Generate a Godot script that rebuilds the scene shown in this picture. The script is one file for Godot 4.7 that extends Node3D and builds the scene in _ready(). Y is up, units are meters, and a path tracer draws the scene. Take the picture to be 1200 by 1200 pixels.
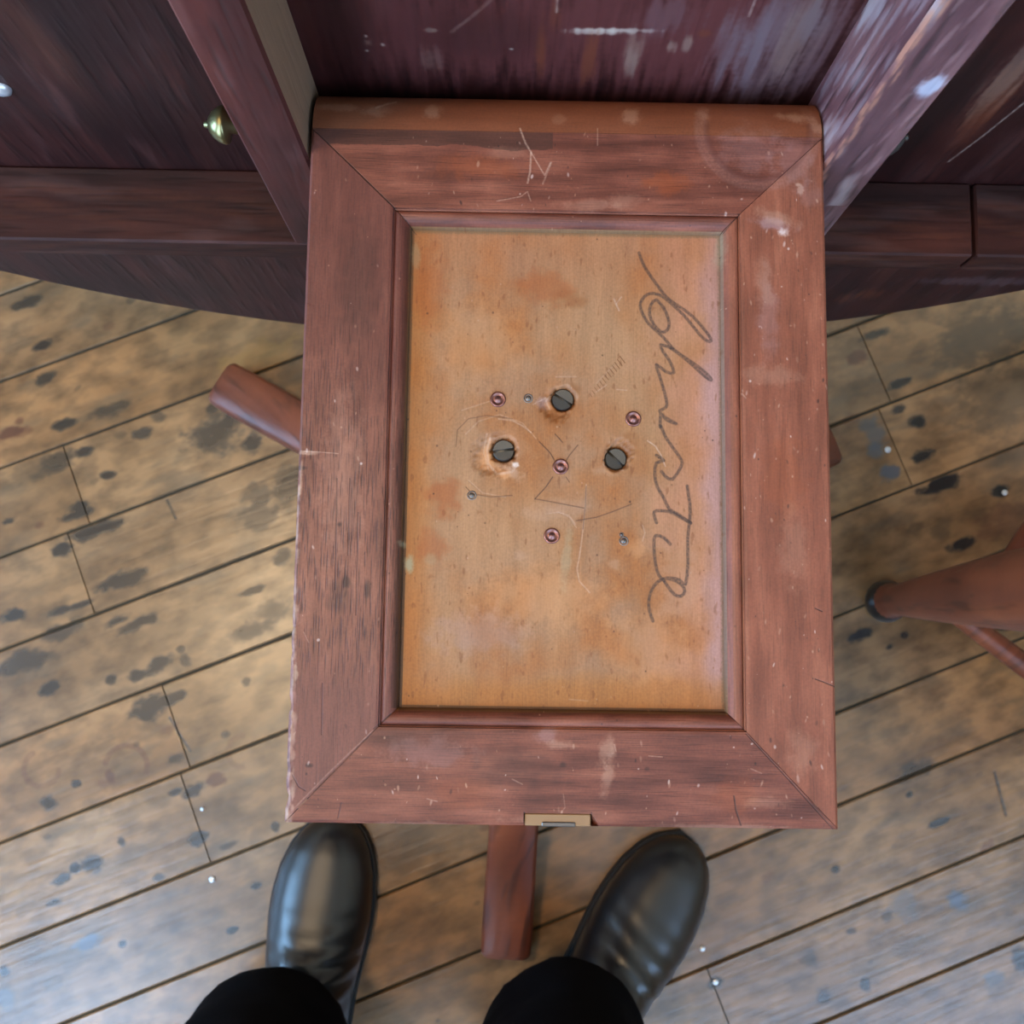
extends Node3D
# A tilt-top table seen from above with its top swung up, old floorboards and the viewer's own boots.
# World: x to the right, z towards the viewer, y up, metres; the camera hangs over the origin.

const CAM_H := 1.12
const TURN := 0.38397          # 22 degrees: the room and its boards stand at this angle to the table
const TOP_Y := 0.67            # upper face of the block
const FIELD_Y := 0.6636         # recessed field of the block
const TABLE_Z := -0.261        # underside of the tilted tabletop
const BASE := Vector3(0.027, 0, -0.078)

var M := {}
var counts := {}
var dark_mahogany: Tex
var board_tex: Tex


# ---------------------------------------------------------------- painting of textures
class Tex:
	var w: int
	var h: int
	var x0: float
	var y0: float
	var s: float
	var px: PackedByteArray
	var soft := 0.35
	var hg: PackedByteArray
	var nz: PackedByteArray          # fine grit
	var nb: PackedByteArray          # broad shapes that break up the edge of a stain

	func _init(x_: float, y_: float, wm: float, hm: float, s_: float):
		x0 = x_; y0 = y_; s = s_
		w = int(wm / s_); h = int(hm / s_)
		px.resize(w * h * 3)
		hg.resize(w * h)
		hg.fill(160)

	func noise(seed_: int, freq: float, sx: float, sy: float, oct := 3, kind := FastNoiseLite.TYPE_SIMPLEX_SMOOTH) -> PackedByteArray:
		var f := FastNoiseLite.new()
		f.seed = seed_
		f.noise_type = kind
		f.frequency = freq
		f.fractal_octaves = oct
		var im: Image = f.get_image(maxi(4, int(w / sx)), maxi(4, int(h / sy)))
		im.resize(w, h, Image.INTERPOLATE_CUBIC)
		im.convert(Image.FORMAT_L8)
		return im.get_data()

	func put(i: int, c: Color, a: float) -> void:
		var k := i * 3
		px[k] = int(lerpf(px[k], c.r8, a))
		px[k + 1] = int(lerpf(px[k + 1], c.g8, a))
		px[k + 2] = int(lerpf(px[k + 2], c.b8, a))

	# a soft stain: centre and radii in metres, turned by ang, its edge broken up by the noise nz
	func dab(cx: float, cy: float, rx: float, ry: float, ang: float, c: Color, a: float, rough := 0.8, dh := 0.0) -> void:
		var R := maxf(rx, ry) * 1.5
		var ca := cos(ang)
		var sa := sin(ang)
		for j in range(maxi(0, int((cy - R - y0) / s)), mini(h, int((cy + R - y0) / s) + 1)):
			for i in range(maxi(0, int((cx - R - x0) / s)), mini(w, int((cx + R - x0) / s) + 1)):
				var dx := x0 + i * s - cx
				var dy := y0 + j * s - cy
				var u := (dx * ca + dy * sa) / rx
				var v := (dy * ca - dx * sa) / ry
				var d := sqrt(u * u + v * v) + (nb[j * w + i] / 255.0 - 0.5) * rough + (nz[j * w + i] / 255.0 - 0.5) * 0.25
				var k := a * (1.0 - smoothstep(soft, 1.2, d))
				if k > 0.004:
					put(j * w + i, c, k)
					if dh != 0.0:
						hg[j * w + i] = clampi(int(hg[j * w + i] + dh * k), 0, 255)

	func ring(cx: float, cy: float, r: float, wd: float, from: float, to: float, c: Color, a: float, dh := 0.0) -> void:
		var pts := PackedVector2Array()
		for k in 33:
			var t := lerpf(from, to, k / 32.0)
			pts.append(Vector2(cx + cos(t) * r, cy + sin(t) * r))
		line(pts, wd, c, a, dh)

	# a drawn or scratched stroke along the points
	func line(pts: PackedVector2Array, wd: float, c: Color, a: float, dh := 0.0, grit := 0.6) -> void:
		var done := {}
		for q in pts.size() - 1:
			var p: Vector2 = pts[q]
			var e: Vector2 = pts[q + 1]
			var R := wd * 1.2 + s
			for j in range(maxi(0, int((minf(p.y, e.y) - R - y0) / s)), mini(h, int((maxf(p.y, e.y) + R - y0) / s) + 2)):
				for i in range(maxi(0, int((minf(p.x, e.x) - R - x0) / s)), mini(w, int((maxf(p.x, e.x) + R - x0) / s) + 2)):
					var at := Vector2(x0 + i * s, y0 + j * s)
					var d := at.distance_to(Geometry2D.get_closest_point_to_segment(at, p, e))
					var k := 1.0 - smoothstep(wd * 0.25, wd * 0.62 + s * 0.5, d)
					if k > 0.01:
						var n := j * w + i
						done[n] = maxf(done.get(n, 0.0), k)
		for n in done:
			var k: float = done[n] * (1.0 - grit * (nz[n] / 255.0))
			put(n, c, a * k)
			if dh != 0.0:
				hg[n] = clampi(int(hg[n] + dh * k), 0, 255)

	func color_texture() -> ImageTexture:
		var im := Image.create_from_data(w, h, false, Image.FORMAT_RGB8, px)
		return ImageTexture.create_from_image(im)

	func normal_texture(strength: float) -> ImageTexture:
		var im := Image.create_from_data(w, h, false, Image.FORMAT_L8, hg)
		im.convert(Image.FORMAT_RGBA8)
		im.bump_map_to_normal_map(strength)
		return ImageTexture.create_from_image(im)


func mat(called: String, tex: Tex, rough: float, bump := 0.0, spec := 0.5, tint := Color.WHITE) -> StandardMaterial3D:
	var m := StandardMaterial3D.new()
	m.resource_name = called
	m.albedo_color = tint
	m.roughness = rough
	m.metallic_specular = spec
	if tex:
		m.albedo_texture = tex.color_texture()
		if bump > 0.0:
			m.normal_enabled = true
			m.normal_texture = tex.normal_texture(bump)
	return m


func plain(called: String, c: Color, rough: float, metal := 0.0) -> StandardMaterial3D:
	var m := StandardMaterial3D.new()
	m.resource_name = called
	m.albedo_color = c
	m.roughness = rough
	m.metallic = metal
	return m


# grain along u; lo, mid, hi are the tones of the wood
func wood_tex(wm: float, hm: float, s: float, seed_: int, lo: Color, mid: Color, hi: Color, pores := 0.5, along_y := false, bleach := 0.0) -> Tex:
	var t := Tex.new(0, 0, wm, hm, s)
	var ax := 1.0 if along_y else 12.0
	var ay := 12.0 if along_y else 1.0
	var fine := t.noise(seed_, 0.09, ax, ay, 3)
	var band := t.noise(seed_ + 1, 0.02, ax * 0.8, ay * 0.8, 3)
	var cloud := t.noise(seed_ + 2, 0.006, 1, 1, 4)
	t.nz = t.noise(seed_ + 3, 0.12, 1, 1, 2)
	t.nb = t.noise(seed_ + 5, 0.09, ax * 0.8, ay * 0.8, 3)
	var wear := t.noise(seed_ + 4, 0.018, 1.0 if along_y else 4.0, 4.0 if along_y else 1.0, 4)
	for i in t.w * t.h:
		var b := band[i] / 255.0 * 0.6 + cloud[i] / 255.0 * 0.4
		var c := lo.lerp(mid, clampf(b * 2.0 - 0.15, 0, 1)) if b < 0.55 else mid.lerp(hi, clampf((b - 0.55) * 2.6, 0, 1))
		var f := fine[i] / 255.0
		var p := clampf((0.36 - f) * 5.0, 0.0, 1.0) * pores
		c = c.darkened(p * 0.55 + (t.nz[i] / 255.0 - 0.5) * 0.06)
		if bleach > 0.0:
			var wv := smoothstep(0.6, 0.85, wear[i] / 255.0) * bleach
			c = c.lerp(Color(0.64, 0.58, 0.58), wv)
		t.px[i * 3] = c.r8
		t.px[i * 3 + 1] = c.g8
		t.px[i * 3 + 2] = c.b8
		t.hg[i] = int(150 + (f - 0.5) * 60 - p * 60)
	return t


# ---------------------------------------------------------------- meshes
func begin() -> SurfaceTool:
	var st := SurfaceTool.new()
	st.begin(Mesh.PRIMITIVE_TRIANGLES)
	st.set_smooth_group(-1)
	return st


func tri(st: SurfaceTool, a: Vector3, b: Vector3, c: Vector3, ua := Vector2.ZERO, ub := Vector2.ZERO, uc := Vector2.ZERO) -> void:
	# a, b, c run counter-clockwise seen from outside
	st.set_uv(ua); st.add_vertex(a)
	st.set_uv(uc); st.add_vertex(c)
	st.set_uv(ub); st.add_vertex(b)


func quad(st: SurfaceTool, a: Vector3, b: Vector3, c: Vector3, d: Vector3, f: Callable) -> void:
	tri(st, a, b, c, f.call(a), f.call(b), f.call(c))
	tri(st, a, c, d, f.call(a), f.call(c), f.call(d))


func no_uv(_p: Vector3) -> Vector2:
	return Vector2.ZERO


# rows of points; neighbours are joined, each row closed on itself when closed
func loft(st: SurfaceTool, rows: Array, closed: bool, f: Callable, cap_first := false, cap_last := false, group := 0) -> void:
	st.set_smooth_group(group)
	for r in rows.size() - 1:
		var a: PackedVector3Array = rows[r]
		var b: PackedVector3Array = rows[r + 1]
		var n := a.size()
		for k in (n if closed else n - 1):
			var k2 := (k + 1) % n
			quad(st, a[k], b[k], b[k2], a[k2], f)
	st.set_smooth_group(-1)
	for e in [[cap_first, rows[0], false], [cap_last, rows[rows.size() - 1], true]]:
		if e[0]:
			var ring: PackedVector3Array = e[1]
			var mid := Vector3.ZERO
			for p in ring:
				mid += p / ring.size()
			for k in ring.size():
				var k2 := (k + 1) % ring.size()
				if e[2]:
					tri(st, ring[k2], ring[k], mid, f.call(ring[k2]), f.call(ring[k]), f.call(mid))
				else:
					tri(st, ring[k], ring[k2], mid, f.call(ring[k]), f.call(ring[k2]), f.call(mid))


func lathe_rows(profile: PackedVector2Array, seg: int, at := Vector3.ZERO, basis := Basis.IDENTITY) -> Array:
	# profile: (radius, height along the axis y)
	var rows := []
	for p in profile:
		var ring := PackedVector3Array()
		for k in seg:
			var a := TAU * k / seg
			ring.append(at + basis * Vector3(cos(a) * p.x, p.y, -sin(a) * p.x))
		rows.append(ring)
	return rows


# a box with chamfered edges; the uv runs in metres with u along the axis grain
func cbox(st: SurfaceTool, at: Vector3, size: Vector3, ch: float, grain := 0, shift := Vector2.ZERO, basis := Basis.IDENTITY, xface := Vector2.ZERO) -> void:
	var hs := size / 2.0
	st.set_smooth_group(-1)
	var corner := func(sx: float, sy: float, sz: float, face: int) -> Vector3:
		var v := Vector3(sx * hs.x, sy * hs.y, sz * hs.z)
		for k in 3:
			if k != face:
				v[k] -= signf(v[k]) * ch
		return v
	var uvf := func(v: Vector3, face: int) -> Vector2:
		var o := 3 - face - grain if face != grain else (grain + 1) % 3
		var g := grain if face != grain else (grain + 2) % 3
		return Vector2(v[g], v[o]) + shift + (xface if face == 0 and v.x * xface.x > 0.0 else Vector2.ZERO)
	var emit := func(pts: Array, face: int) -> void:
		var nrm: Vector3 = (pts[1] - pts[0]).cross(pts[2] - pts[0])
		var mid := Vector3.ZERO
		for p in pts: mid += p
		if nrm.dot(mid) < 0: pts.reverse()
		for k in range(1, pts.size() - 1):
			tri(st, at + basis * pts[0], at + basis * pts[k], at + basis * pts[k + 1], uvf.call(pts[0], face), uvf.call(pts[k], face), uvf.call(pts[k + 1], face))
	for face in 3:
		var a := (face + 1) % 3
		var b := (face + 2) % 3
		for sg in [-1.0, 1.0]:
			var pts := []
			for q in [[-1, -1], [1, -1], [1, 1], [-1, 1]]:
				var s3 := Vector3.ZERO
				s3[face] = sg; s3[a] = q[0]; s3[b] = q[1]
				pts.append(corner.call(s3.x, s3.y, s3.z, face))
			emit.call(pts, face)
	if ch <= 0.0: return
	for ax in 3:
		var a := (ax + 1) % 3
		var b := (ax + 2) % 3
		for sa in [-1.0, 1.0]:
			for sb in [-1.0, 1.0]:
				var lo := Vector3.ZERO
				lo[ax] = -1; lo[a] = sa; lo[b] = sb
				var hi := lo
				hi[ax] = 1
				emit.call([corner.call(lo.x, lo.y, lo.z, a), corner.call(hi.x, hi.y, hi.z, a), corner.call(hi.x, hi.y, hi.z, b), corner.call(lo.x, lo.y, lo.z, b)], a)
	for sx in [-1.0, 1.0]:
		for sy in [-1.0, 1.0]:
			for sz in [-1.0, 1.0]:
				emit.call([corner.call(sx, sy, sz, 0), corner.call(sx, sy, sz, 1), corner.call(sx, sy, sz, 2)], 0)


# a tube through points with radii
func tube_rows(pts: PackedVector3Array, radii: PackedFloat32Array, seg := 12) -> Array:
	var rows := []
	var side := Vector3.ZERO
	for i in pts.size():
		var d := (pts[mini(i + 1, pts.size() - 1)] - pts[maxi(i - 1, 0)]).normalized()
		if side == Vector3.ZERO:
			side = d.cross(Vector3.UP if absf(d.y) < 0.9 else Vector3.RIGHT).normalized()
		side = (side - d * side.dot(d)).normalized()
		var up := d.cross(side)
		var ring := PackedVector3Array()
		for k in seg:
			var a := -TAU * k / seg
			ring.append(pts[i] + (side * cos(a) + up * sin(a)) * radii[i])
		rows.append(ring)
	return rows


func node_name(called: String) -> String:
	counts[called] = counts.get(called, 0) + 1
	return called if counts[called] == 1 else "%s_%03d" % [called, counts[called] - 1]


func root_of(called: String, at: Vector3, label := "", category := "", group := "") -> Node3D:
	var o := Node3D.new()
	o.name = node_name(called)
	o.position = at
	add_child(o, true)
	if label: o.set_meta("label", label)
	if category: o.set_meta("category", category)
	if group: o.set_meta("group", group)
	return o


# commits st as one named mesh; under a thing whose base is at the parent's place, the points are given in the world
func build(called: String, st: SurfaceTool, material: Material, parent: Node3D, offset := Vector3.ZERO, tangents := false) -> MeshInstance3D:
	st.generate_normals()
	if tangents:
		st.generate_tangents()
	var o := MeshInstance3D.new()
	o.name = called
	o.mesh = st.commit()
	o.material_override = material
	o.position = offset
	parent.add_child(o, true)
	return o


func structure(o: Node3D, label: String) -> void:
	o.set_meta("kind", "structure")
	o.set_meta("label", label)


# ---------------------------------------------------------------- the scene
func _ready() -> void:
	light_and_camera()
	materials()
	room()
	floorboards()
	table()
	chair()
	person()


func light_and_camera() -> void:
	var cam := Camera3D.new()
	cam.name = "camera"
	cam.fov = 53.1301
	cam.near = 0.02
	var att := CameraAttributesPhysical.new()
	att.frustum_focus_distance = 0.46
	att.frustum_focal_length = 24.0
	att.exposure_aperture = 13.0
	cam.attributes = att
	add_child(cam)
	var right := Vector3(0.999847, 0.009930, -0.014431)
	var back := Vector3(-0.008164, 0.993022, 0.117644)
	cam.transform = Transform3D(Basis(right, back.cross(right).normalized(), back), Vector3(0, CAM_H, 0))
	cam.current = true
	var env := Environment.new()
	env.background_mode = Environment.BG_SKY
	var sky := Sky.new()
	var sm := ProceduralSkyMaterial.new()
	sm.sky_top_color = Color(0.55, 0.68, 0.9)
	sm.sky_horizon_color = Color(0.8, 0.86, 0.95)
	sm.ground_bottom_color = Color(0.25, 0.26, 0.24)
	sm.ground_horizon_color = Color(0.6, 0.62, 0.62)
	sm.sky_energy_multiplier = 2.0
	sky.sky_material = sm
	env.sky = sky
	env.tonemap_mode = Environment.TONE_MAPPER_LINEAR
	env.tonemap_exposure = EXPOSURE
	env.sdfgi_enabled = true
	env.ssao_enabled = true
	env.ssil_enabled = true
	var we := WorldEnvironment.new()
	we.name = "world_environment"
	we.environment = env
	add_child(we)
	# daylight through the two windows of the room and an added low one
	for d in WINDOW_LIGHTS:
		var a := AreaLight3D.new()
		a.name = d[0]
		a.area_size = d[3]
		a.light_color = d[4]
		a.light_energy = d[5]
		a.area_range = 12.0
		a.shadow_enabled = true
		add_child(a)
		var turn := Basis(Vector3.UP, TURN)
		a.transform = Transform3D(turn * Basis.looking_at(d[2], Vector3.UP), turn * (d[1] as Vector3))


const EXPOSURE := 0.74
const WINDOW_LIGHTS := [
	["window_daylight_side", Vector3(-2.02, 2.175, 1.0), Vector3(1, 0, 0), Vector2(1.28, 3.62), Color(0.68, 0.84, 1.0), 24.0],
	["added_daylight_low", Vector3(-2.02, 1.125, -0.55), Vector3(1, 0, 0), Vector2(0.88, 1.52), Color(0.60, 0.81, 1.0), 11.0],  # added low window, there to light the left boot and the bearer
	["window_daylight_rear", Vector3(0.6, 2.6, 2.17), Vector3(0, 0, -1), Vector2(2.38, 2.78), Color(0.70, 0.85, 1.0), 13.0],
]


func materials() -> void:
	M.plaster = plain("cream plaster", Color(0.80, 0.74, 0.64), 0.9)
	M.ceiling = plain("white ceiling", Color(0.86, 0.83, 0.77), 0.9)
	M.paint = plain("white gloss paint", Color(0.85, 0.85, 0.82), 0.35)
	M.glass = plain("window glass", Color(1, 1, 1, 0.06), 0.05)
	M.glass.transparency = BaseMaterial3D.TRANSPARENCY_ALPHA
	M.black_gap = plain("black hole", Color(0.05, 0.04, 0.035), 0.95)
	M.dirt = plain("dirt in the gaps", Color(0.21, 0.18, 0.12), 0.95)
	M.steel = plain("dull dark steel", Color(0.34, 0.34, 0.33), 0.45, 0.8)
	M.copper = plain("tarnished copper", Color(0.52, 0.36, 0.33), 0.30, 0.8)
	M.nail = plain("worn iron", Color(0.42, 0.40, 0.38), 0.4, 0.7)
	M.bright_nail = plain("bright nail head", Color(0.8, 0.82, 0.84), 0.3, 0.6)
	M.brass = plain("old brass", Color(0.52, 0.49, 0.34), 0.3, 0.95)
	M.leather = plain("black polished leather", Color(0.022, 0.025, 0.028), 0.36)
	M.leather.metallic_specular = 0.65
	M.sole = plain("black rubber", Color(0.02, 0.02, 0.02), 0.7)
	var cloth := wood_tex(0.2, 0.2, 0.001, 91, Color(0.020, 0.022, 0.035), Color(0.028, 0.030, 0.048), Color(0.04, 0.042, 0.06), 0.2)
	M.navy = mat("dark navy cloth", cloth, 0.95, 0.0, 0.2)
	var leg := wood_tex(0.5, 0.25, 0.0008, 21, Color(0.34, 0.155, 0.085), Color(0.45, 0.225, 0.13), Color(0.55, 0.30, 0.185), 0.4)
	M.leg = mat("polished mahogany", leg, 0.47, 1.0)
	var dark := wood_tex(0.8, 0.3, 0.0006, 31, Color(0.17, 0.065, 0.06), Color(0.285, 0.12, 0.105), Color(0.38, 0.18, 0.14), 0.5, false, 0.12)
	for j in range(int(0.15 / 0.0006), dark.h):
		for i in dark.w:
			dark.put(j * dark.w + i, Color(0.60, 0.50, 0.39), 0.8)
	M.dark = mat("aged dark mahogany", dark, 0.5, 1.2, 0.4)
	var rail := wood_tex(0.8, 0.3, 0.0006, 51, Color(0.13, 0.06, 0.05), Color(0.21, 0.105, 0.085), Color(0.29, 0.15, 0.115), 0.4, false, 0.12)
	for k in 120:
		var uu := fmod(float(k) * 0.61803 * 0.8, 0.8)
		rail.dab(uu, 0.049 + 0.022 * fmod(k * 0.7549, 1.0), 0.02, 0.0022, 0.0, [Color(0.44, 0.23, 0.13), Color(0.50, 0.28, 0.16), Color(0.36, 0.18, 0.13)][k % 3], 0.14, 1.0)
	M.rail = mat("brown rail with a rubbed edge", rail, 0.6, 1.2, 0.3)
	var worn := wood_tex(0.8, 0.3, 0.0006, 41, Color(0.25, 0.15, 0.17), Color(0.37, 0.24, 0.25), Color(0.52, 0.38, 0.37), 0.6, false, 0.8)
	for k in 260:
		var uu := fmod(float(k) * 0.61803 * 0.8, 0.8)
		var q := fmod(float(k) * 0.7549, 1.0)
		if k < 90:      # bare tan wood along the front arris
			worn.dab(uu, 0.1865 + q * 0.004, 0.010, 0.0012, 0.0, Color(0.66, 0.45, 0.36), 0.7, 0.9)
		elif k < 200:   # pale rubbed streaks and painted daylight sheen on the inner face
			worn.dab(uu, 0.258 + q * 0.042, 0.010 + 0.03 * fmod(k * 0.31, 1.0), 0.0009 + 0.0034 * fmod(k * 0.17, 1.0), 0.03, Color(0.60, 0.57, 0.60), 0.42, 1.2)
		else:
			worn.dab(uu, 0.188 + q * 0.024, 0.012, 0.0012, 0.08, Color(0.60, 0.47, 0.46), 0.4, 0.9)
	# one patch of daylight painted on its front
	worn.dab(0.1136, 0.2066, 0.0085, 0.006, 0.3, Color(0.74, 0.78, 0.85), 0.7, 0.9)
	M.worn = mat("worn mahogany with pale scuffs and painted daylight", worn, 0.42, 2.5)
	for m in [M.dark, M.worn, M.rail]:
		m.uv1_scale = Vector3(1 / 0.8, 1 / 0.3, 1)


func room() -> void:
	var turn := Basis(Vector3.UP, TURN)
	var make := func(called: String, boxes: Array, m: Material, label: String) -> Node3D:
		var st := begin()
		for b in boxes:
			cbox(st, b[0], b[1], 0.004)
		var o := build(called, st, m, self)
		o.basis = turn
		structure(o, label)
		return o
	# inside: t from -1.75 to 2.4, n from -2.2 to 1.9, 4.2 high
	make.call("wall_left", [[Vector3(-1.9, 0.175, 1.0), Vector3(0.3, 0.35, 1.3)], [Vector3(-1.9, 4.1, 1.0), Vector3(0.3, 0.2, 1.3)], [Vector3(-1.9, 2.1, -1.75), Vector3(0.3, 4.2, 1.5)], [Vector3(-1.9, 0.175, -0.55), Vector3(0.3, 0.35, 0.9)], [Vector3(-1.9, 3.05, -0.55), Vector3(0.3, 2.3, 0.9)], [Vector3(-1.9, 2.1, 0.125), Vector3(0.3, 4.2, 0.45)], [Vector3(-1.9, 2.1, 1.925), Vector3(0.3, 4.2, 0.55)]], M.plaster, "cream plaster wall with a tall window and an added low one")
	make.call("wall_right", [[Vector3(2.55, 2.1, -0.15), Vector3(0.3, 4.2, 4.7)]], M.plaster, "plain cream plaster wall on the right")
	make.call("wall_far", [[Vector3(0.325, 2.1, -2.35), Vector3(4.15, 4.2, 0.3)]], M.plaster, "plain cream plaster wall beyond the table")
	make.call("wall_near", [[Vector3(0.6, 0.6, 2.05), Vector3(2.4, 1.2, 0.3)], [Vector3(0.6, 4.1, 2.05), Vector3(2.4, 0.2, 0.3)], [Vector3(-1.175, 2.1, 2.05), Vector3(1.15, 4.2, 0.3)], [Vector3(2.1, 2.1, 2.05), Vector3(0.6, 4.2, 0.3)]], M.plaster, "cream plaster wall with a tall window behind the viewer")
	make.call("ceiling", [[Vector3(0.325, 4.3, -0.15), Vector3(4.75, 0.2, 4.7)]], M.ceiling, "flat white ceiling")
	var wins := [["window_1", Vector3(-1.97, 2.175, 1.0), Vector2(1.3, 3.65), true], ["window_2", Vector3(0.6, 2.6, 2.12), Vector2(2.4, 2.8), false], ["added_window_3", Vector3(-1.97, 1.125, -0.55), Vector2(0.9, 1.55), true]]  # the last one is an added window, for light from the left
	for d in wins:
		var o := root_of(d[0], turn * (d[1] as Vector3))
		o.basis = turn * (Basis(Vector3.UP, PI / 2) if d[3] else Basis.IDENTITY)
		structure(o, "white painted sash window")
		var sz: Vector2 = d[2]
		for b in [[Vector3(-sz.x / 2 + 0.025, 0, 0), Vector3(0.05, sz.y, 0.06)], [Vector3(sz.x / 2 - 0.025, 0, 0), Vector3(0.05, sz.y, 0.06)], [Vector3(0, sz.y / 2 - 0.025, 0), Vector3(sz.x - 0.1, 0.05, 0.06)], [Vector3(0, -sz.y / 2 + 0.025, 0), Vector3(sz.x - 0.1, 0.05, 0.06)], [Vector3.ZERO, Vector3(sz.x - 0.1, 0.04, 0.05)]]:
			var st := begin()
			cbox(st, b[0], b[1], 0.004)
			build("sash_bar", st, M.paint, o)
		for q in [-1.0, 1.0]:
			var st := begin()
			cbox(st, Vector3(0, q * (sz.y / 4 - 0.0025), 0), Vector3(sz.x - 0.1, sz.y / 2 - 0.075, 0.004), 0.0)
			build("pane", st, M.glass, o)
	# a globe lamp hanging to the left above the table
	var at := LAMP_AT
	var lamp := root_of("ceiling_lamp", at, "white glass globe lamp hanging from the ceiling above the table", "lamp")
	var g := begin()
	var prof := PackedVector2Array()
	for k in 17:
		var a := -PI / 2 + PI * k / 16.0
		prof.append(Vector2(maxf(cos(a), 0.001) * 0.13, sin(a) * 0.13))
	loft(g, lathe_rows(prof, 28), true, no_uv)
	M.globe = plain("lit opal glass", Color(0.9, 0.87, 0.8), 0.3)
	M.globe.emission_enabled = true
	M.globe.emission = Color(1.0, 0.82, 0.6)
	M.globe.emission_energy_multiplier = 3.0
	build("globe", g, M.globe, lamp)
	var rod := begin()
	loft(rod, lathe_rows(PackedVector2Array([Vector2(0.006, 0.125), Vector2(0.006, 4.19 - at.y), Vector2(0.05, 4.195 - at.y), Vector2(0.05, 4.2 - at.y)]), 16), true, no_uv)
	build("rod", rod, M.brass, lamp)
	var l := OmniLight3D.new()
	l.name = "lamp_light"
	l.light_color = Color(1.0, 0.85, 0.66)
	l.light_energy = LAMP_ENERGY
	l.light_size = 0.13
	l.omni_range = 12.0
	l.omni_attenuation = 2.0
	l.shadow_enabled = true
	lamp.add_child(l)


const LAMP_AT := Vector3(-0.58, 2.25, -0.02)
const LAMP_ENERGY := 2.1


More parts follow.
